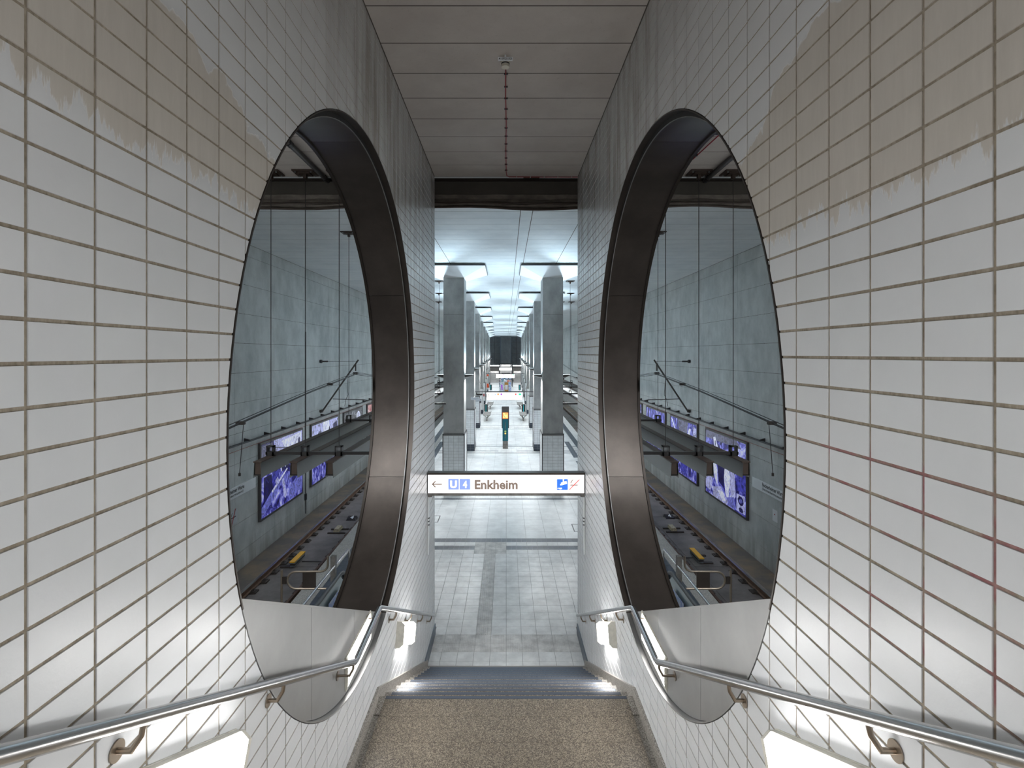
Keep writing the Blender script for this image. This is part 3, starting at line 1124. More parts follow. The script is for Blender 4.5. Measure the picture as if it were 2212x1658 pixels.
# ---------------------------------------------------------------- handrails
def handrail(s, nm):
    x = s * (W - 0.09)
    t = thing('handrail', 'brushed steel handrail along the %s tiled wall' % nm, 'handrail', (x, 4.6, -3.7))
    pts = [(x, -0.6, -0.05), (x, 1.374, -1.055), (x, 4.617, -2.715), (x, 5.495, -2.665), (x, 9.75, -4.87)]
    # soften the two corners with short bends
    def bend(pts, r=0.03):
        out = [Vector(pts[0])]
        for a, b, c in zip(pts, pts[1:], pts[2:]):
            a, b, c = Vector(a), Vector(b), Vector(c)
            out += [b + (a - b).normalized() * r, b + (c - b).normalized() * r]
        out.append(Vector(pts[-1]))
        return out
    MB().tube(bend(pts), 0.0275, 24).build('rail', M['steel'], t, True)
    def rz(y):
        for (x0, a, za), (x1, b, zb) in zip(pts, pts[1:]):
            if a <= y <= b:
                return za + (zb - za) * (y - a) / (b - a)
    for y in (0.4, 1.92, 3.13, 4.56, 5.52, 6.34, 7.36, 8.35, 9.33):
        on_panel = abs(math.hypot(y - HOLE_Y, rz(y) - 0.12 - HOLE_Z)) < HOLE_R - 0.03
        xw = s * (PAR_X - 0.001 if on_panel else W - 0.004)
        z = rz(y)
        b = MB()
        b.tube([(x, y, z - 0.02), (x + s * 0.004, y - 0.005, z - 0.060), (x + s * 0.030, y - 0.02, z - 0.105), (xw, y - 0.02, z - 0.107)], 0.0110, 10)
        o = b.build('bracket', M['bracket'], t, True)
        d = MB().disc((xw, y - 0.02, z - 0.107), (-s, 0, 0), 0.038, 0.005, 24)
        d.build('flange', M['bracket'], o, True)
handrail(-1, 'left')
handrail(1, 'right')

# ---------------------------------------------------------------- lit direction sign over the foot of the stairs
# enlarged-crop image pixels scaled onto the sign face, one pixel = 1.5 mm
def sx(a):
    return a * 0.0014989 - 1.6028
def sz(b):
    return -1.9548 - b * 0.0014989

def main_sign():
    yf = 9.37
    t = thing('hanging_sign', 'lit white sign spanning the stairs, arrow, blue U 4 and Enkheim', 'sign', (0, yf, -2.56))
    x0, x1 = -W + 0.008, W - 0.012
    MB().box(x0, x1, yf, yf + 0.14, sz(362), sz(134)).build('light_box', [M['edge']], t)
    MB().box(x0 + 0.012, x1 - 0.012, yf - 0.006, yf + 0.001, sz(357), sz(141)).build('face', M['signface'], t)
    MB().box(x0, x1, yf - 0.02, yf + 0.15, sz(136), sz(114)).build('top_profile', M['bronze'], t)
    MB().box(x0 + 0.04, x1 - 0.03, yf - 0.012, yf + 0.12, sz(388), sz(360)).build('bottom_profile', M['pillarfoot'], t)
    def put(y_off, mb, mt, nm='print', label=None):
        o = mb.build(nm, mt, t)
        return o
    y1 = yf - 0.0075
    def quad(a, b, c, d, mt, nm, y=y1):
        """pixel box a..c horizontally, b..d vertically in the enlarged image crop"""
        return MB().box(sx(a), sx(c), y - 0.0012, y, sz(d), sz(b)).build(nm, mt, t)
    # arrow
    m = MB()
    P = lambda a, b: (sx(a), y1 - 0.001, sz(b))
    m.prism([P(190, 245), P(303, 245), P(303, 258), P(190, 258)], (0, -.001, 0))
    m.prism([P(180, 251), P(214, 215), P(233, 215), P(200, 251)], (0, -.001, 0))
    m.prism([P(180, 251), P(200, 251), P(233, 287), P(214, 287)], (0, -.001, 0))
    m.build('arrow', M['signtext'], t)
    quad(377, 188, 503, 315, M['signblue'], 'line_badge')
    quad(513, 188, 640, 315, M['signblue'], 'line_badge')
    X = lambda a: sx(a)
    def tx(body, a, b, c, d, mt, bold=0.0, shear=0.0, nm='lettering', off=0.003):
        text(nm, body, mt, (sx(a), y1 - off, sz(d)), (1, 0, 0), (0, 0, 1), sx(c) - sx(a), sz(b) - sz(d), t, 0.0, bold, shear)
    tx('U', 399, 208, 481, 298, M['signwhite'], 0.045)
    tx('4', 552, 210, 602, 298, M['signwhite'], 0.035)
    tx('Enkheim', 693, 198, 1207, 312, M['signtext'], 0.034)
    tx('via Messe · Hauptbahnhof', 1226, 217, 1625, 250, M['signgrey'], 0.0, 0.2)
    tx('Seckbacher Landstraße', 1225, 280, 1590, 314, M['signgrey'], 0.0, 0.2)
    quad(1675, 190, 1805, 320, M['signblue2'], 'camera_badge')
    quad(1815, 190, 1945, 320, M['signpink'], 'no_smoking_badge')
    # camera pictogram
    m = MB()
    y2 = y1 - 0.0015
    def Q(*pts):
        m.prism([(sx(a), y2, sz(b)) for a, b in pts], (0, -.0008, 0))
    Q((1722, 232), (1788, 212), (1796, 245), (1730, 264))
    Q((1712, 250), (1724, 246), (1728, 262), (1716, 266))
    Q((1745, 192), (1760, 192), (1760, 222), (1745, 224))
    Q((1682, 296), (1732, 292), (1736, 306), (1712, 312), (1700, 303), (1682, 303))
    m.build('camera_pictogram', M['signwhite'], t)
    m = MB()
    Q((1835, 257), (1922, 257), (1922, 265), (1835, 265))
    Q((1836, 238), (1843, 238), (1852, 222), (1870, 196), (1862, 196), (1844, 220))
    m.build('cigarette', M['signtext'], t)
    m = MB()
    y2 = y1 - 0.0025
    Q((1817, 318), (1826, 318), (1944, 200), (1944, 190))
    m.build('red_bar', M['signred'], t)
    # side brackets
    for s in (-1, 1):
        MB().box(min(s * (W - .09), s * (W - .015)), max(s * (W - .09), s * (W - .015)), yf - .02, yf + .10, sz(402), sz(362)).build('bracket', M['pillarfoot'], t)
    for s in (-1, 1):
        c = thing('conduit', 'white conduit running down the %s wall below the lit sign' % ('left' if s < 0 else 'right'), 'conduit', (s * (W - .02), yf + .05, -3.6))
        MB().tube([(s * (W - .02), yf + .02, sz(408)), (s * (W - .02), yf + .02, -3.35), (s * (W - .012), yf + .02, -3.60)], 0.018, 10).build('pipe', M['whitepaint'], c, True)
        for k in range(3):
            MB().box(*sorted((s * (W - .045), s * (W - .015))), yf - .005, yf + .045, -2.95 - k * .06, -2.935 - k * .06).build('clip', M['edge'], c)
main_sign()

# ---------------------------------------------------------------- detector, label plate and red cable on the ceiling
det = thing('smoke_detector', 'round ivory smoke detector on the stair ceiling', 'smoke detector', (-0.01, 6.2, CEIL))
MB().disc((-0.01, 6.2, CEIL - 0.002), (0, 0, -1), 0.058, 0.05, 28).build('base', M['detector'], det, True)
MB().disc((-0.01, 6.2, CEIL - 0.050), (0, 0, -1), 0.050, 0.014, 28).build('dark_slot', M['edge'], det, True)
mb = MB()
mb.tube([(-0.01, 6.2, CEIL - 0.060), (-0.01, 6.2, CEIL - 0.085), (-0.01, 6.2, CEIL - 0.097)], 0.046, 28)
mb.build('head', M['detector'], det, True)
pl = thing('number_plate', 'small white plate lettered 4119211/01 beside the smoke detector', 'sign', (-0.02, 6.1, CEIL))
MB().hexa([(-.095, 6.10, CEIL - .07), (.075, 6.10, CEIL - .07), (.075, 6.11, CEIL - .07), (-.095, 6.11, CEIL - .07), (-.095, 6.10, CEIL - .028), (.075, 6.10, CEIL - .028), (.075, 6.11, CEIL - .028), (-.095, 6.11, CEIL - .028)]).build('plate', M['wsign'], pl)
MB().box(-.02, .0, 6.105, 6.112, CEIL - .03, CEIL).build('stem', M['wsign'], pl)
text('lettering', '4119211/01', M['ink'], (-.086, 6.098, CEIL - .063), (1, 0, 0), (0, 0, 1), .152, .027, pl, 0.0, 0.01)
rc = thing('red_cable', 'red cable clipped along the ceiling from the smoke detector to the beam', 'cable', (0, 8, CEIL))
MB().tube([(-0.005, 6.2, CEIL - .013), (-.008, 7.0, CEIL - .012), (.0, 8.0, CEIL - .012), (-.006, 9.0, CEIL - .014), (.0, 10.0, CEIL - .012), (.012, 10.22, CEIL - .012), (.06, 10.29, CEIL - .012), (.8, 10.30, CEIL - .012), (W - .01, 10.30, CEIL - .012)], 0.007, 8).build('wire', M['red'], rc, True)
for i in range(12):
    y = 6.5 + i * 0.31
    MB().box(-.025, .020, y, y + .012, CEIL - .022, CEIL - .002).build('clip', M['edge'], rc)
for i in range(5):
    x = .2 + i * .27
    MB().box(x, x + .012, 10.28, 10.32, CEIL - .022, CEIL - .002).build('clip', M['lightgrey'], rc)

# ---------------------------------------------------------------- downstand beam and smoke curtain
bm_ = struct(MB().box(HL - 0.2, HR + 0.2, 10.42, 10.72, 3.18, CEIL + 0.01).build('trim_1', M['beam']))
MB().box(HL - 0.2, HR + 0.2, 10.40, 10.425, 3.43, CEIL).build('beam_lip', M['bronze_d'], bm_)
def curtain():
    t = thing('smoke_curtain', 'sagging grey fabric smoke curtain hung below the dark beam', 'curtain', (0, 10.5, 2.9))
    mb = MB()
    N = 170
    rows = [(0.0, 3.19), (0.02, 3.10), (-.03, 3.03), (0.0, 3.02), (-.035, 2.985), (-.03, 2.95), (0.01, 2.935), (-.04, 2.92), (-.03, 2.90)]
    for i in range(N + 1):
        x = HL + (HR - HL) * i / N
        sag = 0.028 * math.sin(x * 1.1 + 0.6) + 0.015 * math.sin(x * 2.9)
        for k, (dy, z) in enumerate(rows):
            f = k / (len(rows) - 1)
            mb.v.append((x, 10.45 + dy * 1.3 + 0.014 * math.sin(x * 9 + k * 1.3) * (1 - f), z - sag * f + 0.01 * math.sin(x * 5 + k)))
    R_ = len(rows)
    for i in range(N):
        for k in range(R_ - 1):
            a = i * R_ + k
            mb.f.append((a, a + 1, a + R_ + 1, a + R_))
            mb.m.append(0)
    o = mb.build('cloth', M['curtain'], t, True)
    for z, r, k in ((3.00, 0.014, 2), (2.905, 0.020, 8)):
        pts = []
        for i in range(60):
            x = HL + (HR - HL) * i / 59
            sag = 0.028 * math.sin(x * 1.1 + 0.6) + 0.015 * math.sin(x * 2.9)
            pts.append((x, 10.405, z - sag * k / 8))
        MB().tube(pts, r, 8).build('hem_bar', M['brown'], t, True)
curtain()

# ---------------------------------------------------------------- hall side walls of fair-faced concrete panels
def hall_wall(side, x, joints):
    s = -1 if side == 'left' else 1
    x0, x1 = sorted((x + s * 0.012, x + s * 0.3))
    base = struct(MB().box(x0, x1, -1.0, HALL_END + 8, TRACKBED - 0.05, CEIL).build('wall_outer_' + side, M['joint']))
    zs = [TRACKBED] + [0.33 + 0.92 * k for k in range(-7, 4)] + [CEIL - 0.01]
    zs = [z for i, z in enumerate(zs) if i == 0 or z > zs[0] + 0.3]
    ys = [-1.0, 2.0, 4.9, 7.8, 10.2] + joints
    while ys[-1] < HALL_END:
        ys.append(ys[-1] + 2.9)
    rest = MB()
    cache = {}
    for a, b in zip(ys, ys[1:]):
        for c, d in zip(zs, zs[1:]):
            if 11 < b and a < 34:
                key = (round(b - a, 3), round(d - c, 3))
                if key not in cache:
                    hy, hz = (b - a) / 2 - .006, (d - c) / 2 - .005
                    xx = sorted((0, s * 0.014))
                    cache[key] = MB().box(xx[0], xx[1], -hy, hy, -hz, hz).mesh('wall_panel', [M['hallwall']])
                inst('wall_panel', cache[key], (x, (a + b) / 2, (c + d) / 2), base)
            else:
                xx = sorted((x, x + s * 0.014))
                rest.box(xx[0], xx[1], a + .006, b - .006, c + .005, d - .005)
    r = rest.build('wall_panel_field', M['hallwall'], base)
    r['kind'] = 'stuff'
    # formwork tie marks in a row on some joints
    m = MB()
    for k in range(-5, 3):
        z = 0.33 + 0.92 * k
        y = 12.0
        while y < 34:
            m.disc((x - s * .002, y, z), (-s, 0, 0), 0.012, 0.002, 6)
            y += 1.1
    o = m.build('tie_marks', M['joint'], base)
    o['kind'] = 'stuff'
hall_wall('left', HL, [13.0, 15.8, 18.5, 21.25, 24.15, 27.05])
hall_wall('right', HR, [12.9, 15.6, 18.3, 20.9, 21.5, 24.3, 27.2])

# track beds
for s, nm, x in ((-1, 'left', HL), (1, 'right', HR)):
    a, b = sorted((x + s * 0.02, s * 4.4))
    bd = struct(MB().box(a, b, -1.0, HALL_END + 8, TRACKBED - 0.2, TRACKBED).build('floor_track_' + nm, M['bed']))
    # dirty strip beside the wall
    a, b = sorted((x + s * -0.02, x - s * 0.75))
    MB().box(a, b, -1.0, HALL_END, TRACKBED, TRACKBED + 0.004).build('dirt_strip', M['beddirt'], bd)
    a, b = sorted((s * 5.9, s * 6.9))
    for k, (ya, yb) in enumerate(((8, 12.6), (12.63, 16.3), (16.33, 21.3), (21.33, 26), (26.03, 32), (32.03, 60))):
        MB().box(a, b, ya, yb, TRACKBED, TRACKBED + 0.012).build('bed_slab', M['bed'] if k % 2 else M['bed'], bd)

# ---------------------------------------------------------------- rails
def rail(s, x, label, head='railtop'):
    t = thing('track_rail', label, 'rail', (s * x, 15, TRACKBED), 'running rails')
    zt = -6.45
    prof = [(-.062, 0.035), (.062, .035), (.062, .045), (.012, .062), (.010, .145), (.036, .158), (.036, .19), (-.036, .19), (-.036, .158), (-.010, .145), (-.012, .062), (-.062, .045)]
    z0 = zt - 0.19
    m = MB()
    m.prism([(s * x + a, -1.0, z0 + b) for a, b in prof], (0, HALL_END, 0), 0, 0)
    m.build('web_and_foot', M['rail'], t)
    MB().box(s * x - .033, s * x + .033, -1.0, HALL_END - 1, zt - 0.004, zt + 0.002).build('running_surface', M[head], t)
    # fasteners
    f = MB()
    f.box(-.21, .21, -.12, .12, 0, .04)
    f.box(-.17, .17, -.09, .09, .04, .055)
    for q in (-1, 1):
        f.box(q * .10 - .035, q * .10 + .035, -.045, .045, .03, .06)
        f.tube([(q * .105, -.02, .055), (q * .105, -.02, .105)], .014, 6)
        f.tube([(q * .105, .03, .05), (q * .075, .03, .085), (q * .075, -.05, .07)], .009, 6)
    me = f.mesh('rail_fastener', [M['iron']])
    y = 9.3
    rest = MB()
    n = 0
    while y < 80:
        if n < 60:
            inst('rail_fastener', me, (s * x, y, TRACKBED + 0.005), t)
        else:
            rest.box(s * x - .17, s * x + .17, y - .1, y + .1, TRACKBED, TRACKBED + .07)
        n += 1
        y += 0.66
    o = rest.build('rail_fastener_row', M['iron'], t)
    o['kind'] = 'stuff'
rail(-1, 7.15, 'rusty rail with shiny head nearest the left concrete wall')
rail(-1, 5.70, 'rusty rail close under the left platform edge', 'rail')
rail(1, 7.02, 'rusty rail with shiny head nearest the right concrete wall')
rail(1, 5.57, 'rusty rail close under the right platform edge', 'rail')

def train_stop(s, x, y, nm):
    t = thing('train_stop_magnet', 'yellow topped train stop magnet beside the %s rail' % nm, 'track device', (s * x, y, TRACKBED))
    MB().box(s * x - .08, s * x + .08, y - .45, y + .45, TRACKBED + .20, TRACKBED + .225).build('cover', M['yellow'], t)
    for k in range(3):
        MB().box(s * x - .075, s * x + .075, y - .40, y + .40, TRACKBED + .05 + k * .05, TRACKBED + .085 + k * .05).build('body_layer', M['conduit'] if k != 1 else M['iron'], t)
    for yy in (y - .30, y + .30):
        a, b = sorted((s * x, s * (x + .40)))
        MB().box(a, b, yy - .06, yy + .06, TRACKBED + .012, TRACKBED + .05).build('arm', M['iron'], t)
    MB().tube([(s * x - s * .1, y + .1, TRACKBED + .03), (s * (x - .9), y + .12, TRACKBED + .02)], .02, 6).build('cable', M['black'], t)
train_stop(-1, 6.62, 16.6, 'left')
train_stop(1, 6.15, 16.9, 'right')
for s, x, y, nm in ((-1, 6.30, 19.6, 'left'), (1, 6.25, 19.7, 'right')):
    t = thing('track_beacon', 'stained cream beacon box on the %s track bed' % nm, 'track device', (s * x, y, TRACKBED))
    MB().hexa([(s * x - .11, y - .25, TRACKBED + .06), (s * x + .11, y - .25, TRACKBED + .06), (s * x + .11, y + .25, TRACKBED + .06), (s * x - .11, y + .25, TRACKBED + .06), (s * x - .08, y - .22, TRACKBED + .16), (s * x + .08, y - .22, TRACKBED + .16), (s * x + .08, y + .22, TRACKBED + .16), (s * x - .08, y + .22, TRACKBED + .16)]).build('housing', M['balise'], t)
    MB().box(s * x - .3, s * x + .35, y - .3, y - .22, TRACKBED + .01, TRACKBED + .06).build('foot', M['iron'], t)
    MB().box(s * x - .3, s * x + .35, y + .12, y + .2, TRACKBED + .01, TRACKBED + .06).build('foot', M['iron'], t)
for s, x, y, nm in ((-1, 6.2, 21.0, 'left'), (1, 6.6, 21.2, 'right')):
    t = thing('number_marker', 'black stop marker with white 4 on the %s track bed' % nm, 'sign', (s * x, y, TRACKBED))
    MB().hexa([(x * s - .2, y - .15, TRACKBED + .01), (x * s + .2, y - .15, TRACKBED + .01), (x * s + .2, y + .15, TRACKBED + .01), (x * s - .2, y + .15, TRACKBED + .01), (x * s - .17, y - .15, TRACKBED + .04), (x * s + .17, y - .15, TRACKBED + .04), (x * s + .17, y + .13, TRACKBED + .12), (x * s - .17, y + .13, TRACKBED + .12)]).build('plate', M['black'], t)
    text('digit', '4', M['wsign'], (x * s - .05, y - .10, TRACKBED + .060), (1, 0, 0), (0, 1, .28), .13, .22, t, .008, .04)

# ---------------------------------------------------------------- overhead line
def overhead(s, nm):
    # cantilever at Y=23
    Y = 23.0
    k = 1.0
    t = thing('catenary_bracket', 'slanted catenary arm with insulators on the %s tunnel wall' % nm, 'overhead line bracket', (s * 8.1, Y, -2.5))
    xw = abs(HL if s < 0 else HR) - 0.01
    top, foot = (s * 6.50, Y, -0.265), (s * (xw - .12), Y, -2.50)
    MB().tube([top, foot], 0.035, 10).build('mast_tube', M['iron'], t, True)
    MB().tube([foot, (s * xw, Y, -2.53)], 0.07, 12).build('insulator', M['iron'], t, True)
    MB().tube([(s * 6.55, Y, -0.32), (s * (xw - .25), Y, -0.33)], 0.010, 6).build('tie_wire', M['wire'], t)
    MB().tube([(s * (xw - .35), Y, -0.33), (s * (xw - .10), Y, -0.33)], 0.035, 8).build('insulator', M['iron'], t, True)
    MB().tube([(s * (xw - .10), Y, -0.33), (s * xw, Y, -0.33)], 0.075, 10).build('wall_anchor', M['black'], t, True)
    MB().tube([(s * 6.62, Y, -0.46), (s * 6.62, Y, -0.75)], 0.030, 8).build('hanger', M['iron'], t, True)
    MB().box(s * 6.62 - .09, s * 6.62 + .09, Y - .09, Y + .09, -0.90, -0.80).build('clamp', M['iron'], t)
    MB().tube([(s * 7.62, Y, -1.98), (s * 6.25, Y, -2.02), (s * 6.05, Y, -2.06)], 0.018, 8).build('registration_arm', M['iron'], t, True)
    MB().tube([(s * 7.0, Y, -1.05), (s * 6.95, Y, -1.8), (s * 7.05, Y, -2.0), (s * 7.1, Y, -2.3)], 0.010, 6).build('jumper', M['wire'], t, True)
    w = thing('contact_line', 'black contact and carrying wires above the %s track' % nm, 'overhead wire', (s * 6.5, 12, -1.8))
    for dx, dz, r in ((-.02, .0, .013), (.03, -.05, .012), (0.0, .05, .010)):
        pts = [(s * (6.35 + dx), -1.0, -3.0 + dz), (s * (6.45 + dx), 6, -2.35 + dz), (s * (6.50 + dx), 12.19, -1.726 + dz), (s * (6.55 + dx), 17.5, -1.25 + dz), (s * (6.60 + dx), Y, -0.86 + dz), (s * (6.30 + dx), 30, -1.45 + dz), (s * (6.2 + dx), 45, -1.75 + dz), (s * (6.5 + dx), 60, -1.2 + dz), (s * 6.3, 95, -1.6 + dz)]
        MB().tube(pts, r, 6).build('wire', M['wire'], w, True)
    for y, z in ((12.8, -1.69), (19.3, -1.12)):
        MB().box(s * 6.5 - .10, s * 6.5 + .10, y - .05, y + .05, z - .04, z + .04).build('clamp', M['iron'], w)
    y = 12.95
    MB().tube([(s * 6.5, y, -1.70), (s * 6.6, y, -2.95)], 0.008, 6).build('dropper', M['wire'], w)
    MB().disc((s * 6.6, y, -2.95), (0, 0, -1), 0.03, 0.07, 8).build('dropper_weight', M['iron'], w)
overhead(-1, 'left')
overhead(1, 'right')

# ---------------------------------------------------------------- suspended troughs
def trough_rig(s, nm):
    xs = (3.21, 3.86, 4.52) if s < 0 else (3.06, 3.70, 4.36)
    t = thing('suspended_trough_rig', 'three long grey troughs on black crossbars hung over the %s platform edge' % nm, 'ceiling rig', (s * 3.9, 10, -2.2))
    for x in xs:
        X = s * x
        beam = MB()
        # two side plates and dark top
        for q in (-1, 1):
            beam.hexa([(X + q * .066, 9.5, -2.25), (X + q * .072, 9.5, -2.25), (X + q * .072 , 100, -2.25), (X + q * .066, 100, -2.25),
                       (X + q * .054, 9.5, -1.97), (X + q * .060, 9.5, -1.97), (X + q * .060, 100, -1.97), (X + q * .054, 100, -1.97)], 0)
        o = beam.build('trough_body', M['duct'], t)
        MB().box(X - .075, X + .075, 9.5, 100, -1.975, -1.955).build('top_flange', M['brown'], o)
        MB().box(X - .050, X + .050, 9.52, 100, -2.19, -1.98).build('inner_channel', M['brown'], o)
        MB().box(X - .060, X + .060, 9.51, 100, -2.215, -2.195).build('bottom_flange', M['black'], o)
    ys = [10.05] + [15.03 + 5.0 * k for k in range(12)]
    for y in ys:
        inner = min(xs) - 2.2 if y < 12 else min(xs) - 0.9
        a, b = sorted((s * inner, s * (max(xs) + 0.09)))
        if y < 12:
            a, b = sorted((s * 2.02, s * (max(xs) + 0.09)))
        MB().box(a, b, y - .035, y + .035, -1.93, -1.875).build('crossbar', M['black'], t)
        for x in xs:
            X = s * x
            h = MB()
            h.box(X - .065, X - .045, y - .06, y + .06, -1.95, -1.76)
            h.box(X + .045, X + .065, y - .06, y + .06, -1.95, -1.76)
            h.box(X - .065, X + .065, y - .06, y + .06, -1.785, -1.76)
            h.box(X - .065, X + .065, y - .06, y + .06, -1.955, -1.87)
            h.disc((X + s * 0.0 - .02, y - .02, -2.0), (0, 0, 1), .03, .05, 8)
            h.build('saddle', M['black'], t)
            if y < 40:
                MB().tube([(X, y, -1.76), (X, y, CEIL - .06)], 0.007, 6).build('hanger_rod', M['wire'], t)
                p = MB().box(X - .20, X + .20, y - .17, y + .17, CEIL - .03, CEIL - .003)
                p.box(X - .11, X + .11, y - .10, y + .10, CEIL - .055, CEIL - .03)
                p.box(X - .03, X + .03, y - .04, y + .04, CEIL - .13, CEIL - .05)
                pp = p.build('ceiling_plate', M['brown'], t)
                bl = MB()
                for a_ in (-.15, .15):
                    for b_ in (-.12, .12):
                        bl.disc((X + a_, y + b_, CEIL - .03), (0, 0, -1), .016, .02, 6)
                bl.build('bolts', M['conduit'], pp)
    # fluorescent tubes slung below the inner trough further down the platform
    fl_x = s * (min(xs) + 0.02)
    y = 24.6
    k = 0
    while y < 96:
        o = MB().tube([(fl_x, y, -2.27), (fl_x, y + 1.9, -2.27)], 0.035, 10).build('fluorescent_tube', M['tube'], t, True)
        y += 3.0
trough_rig(-1, 'left')
trough_rig(1, 'right')

# cable trays and thin red cable on the side walls
for s, nm, x in ((-1, 'left', HL), (1, 'right', HR)):
    t = thing('cable_tray', 'dark cable ladder with triangular brackets along the %s concrete wall' % nm, 'cable tray', (x, 15, -2.73))
    xw = x - s * 0.0
    a, b = sorted((xw - s * .07, xw - s * .14))
    MB().box(a, b, 5, 98, -2.765, -2.72).build('bar', M['tray'], t)
    y = 12.3
    while y < 60:
        MB().prism([(xw - s * .002, y, -2.64), (xw - s * .002, y, -2.76), (xw - s * .22, y, -2.70)], (0, .05, 0)).build('bracket', M['black'], t)
        y += 1.35
    c = thing('thin_red_cable', 'thin red cable strung along the %s concrete wall under the cable ladder' % nm, 'cable', (x, 15, -2.92))
    MB().tube([(xw - s * .05, 5, -2.93), (xw - s * .05, 14, -2.935), (xw - s * .05, 40, -2.92), (xw - s * .05, 98, -2.92)], .008, 5).build('wire', M['redthin'], c)

# conduits on the ceiling seen through the openings
for s, n, x0, nm in ((1, 3, 3.05, 'right'),):
    t = thing('ceiling_conduits', 'bundle of three galvanised conduits on the ceiling right of the stairwell', 'conduit', (x0, 8.5, CEIL))
    for k in range(n):
        x = x0 + k * .10
        MB().tube([(x, 5.5, CEIL - .03), (x, 9.30 + .04 * k, CEIL - .03), (x - .08, 9.42 + .04 * k, CEIL - .03), (1.99, 9.42 + .05 * k, CEIL - .03)], .016, 8).build('pipe', M['conduit'], t, True)
    for y in (6.2, 7.2, 8.2, 9.1):
        MB().box(x0 - .05, x0 + .28, y, y + .03, CEIL - .05, CEIL - .004).build('clamp', M['edge'], t)
    MB().tube([(x0 + .33, 5.5, CEIL - .03), (x0 + .33, 8.0, CEIL - .03), (x0 + .27, 9.3, CEIL - .03), (x0 + .10, 9.62, CEIL - .03), (1.99, 9.64, CEIL - .03)], .010, 6).build('red_wire', M['red'], t, True)
for s, x, nm in ((-1, -3.55, 'left'), (1, 3.95, 'right')):
    t = thing('ceiling_duct', 'dark pipe with collars on the ceiling behind the top of the %s round opening' % nm, 'pipe', (x, 8.5, CEIL))
    MB().tube([(x, 4.5, CEIL - .055), (x, 10.40, CEIL - .055)], .045, 12).build('pipe', M['pillar'], t, True)
    for y in (6.6, 8.5, 10.2):
        MB().tube([(x, y, CEIL - .055), (x, y + .12, CEIL - .055)], .055, 12).build('collar', M['black'], t, True)

# ---------------------------------------------------------------- columns with reflector canopies and uplights
ORD = ['nearest', 'second', 'third', 'fourth', 'fifth', 'sixth', 'seventh', 'eighth', 'farthest']
UPM = MB()
def uplight_mesh(q):
    """boat-shaped hood reaching q*0.36 m out from the column, mesh around the origin"""
    m = MB()
    n = 9
    L = 0.36
    secs = []
    for i in range(n + 1):
        f = i / n
        d = 0.15 * (1 - f ** 1.8) + 0.012
        w = 0.26 * (1 - f ** 2.2) ** 0.6 + 0.02
        secs.append([(q * L * f, -w, 0.035), (q * L * f, -w * .8, 0.035 - d * .6), (q * L * f, 0, 0.035 - d), (q * L * f, w * .8, 0.035 - d * .6), (q * L * f, w, 0.035)])
    for a, b in zip(secs, secs[1:]):
        for j in range(4):
            m.poly([a[j], a[j + 1], b[j + 1], b[j]])
    m.poly(secs[0])
    return m
UP_HOOD = {q: uplight_mesh(q).mesh('hood', [M['black']], True) for q in (-1, 1)}
def rim_mesh(q):
    m = MB()
    m.box(*sorted((q * .02, q * .34)), -.16, .16, .030, .040)
    return m
M['strip'] = emis('fill_strip_diffuser', (0.95, 0.98, 1.0), FILL_STRIP_E)
M['upglow'] = emis('uplight_glass', (0.80, 0.92, 1.0), 1.0)
UP_GLASS = {q: rim_mesh(q).mesh('glass', [M['upglow']]) for q in (-1, 1)}
up_light = {}
for q in (-1, 1):
    ld = bpy.data.lights.new('uplight_beam', 'SPOT')
    ld.energy = UP_W * (1.0 if q > 0 else 2.9)   # inner, outer
    ld.color = (0.66, 0.86, 1.0)
    ld.spot_size = math.radians(150)
    ld.spot_blend = 0.7
    ld.shadow_soft_size = 0.10
    up_light[q] = ld

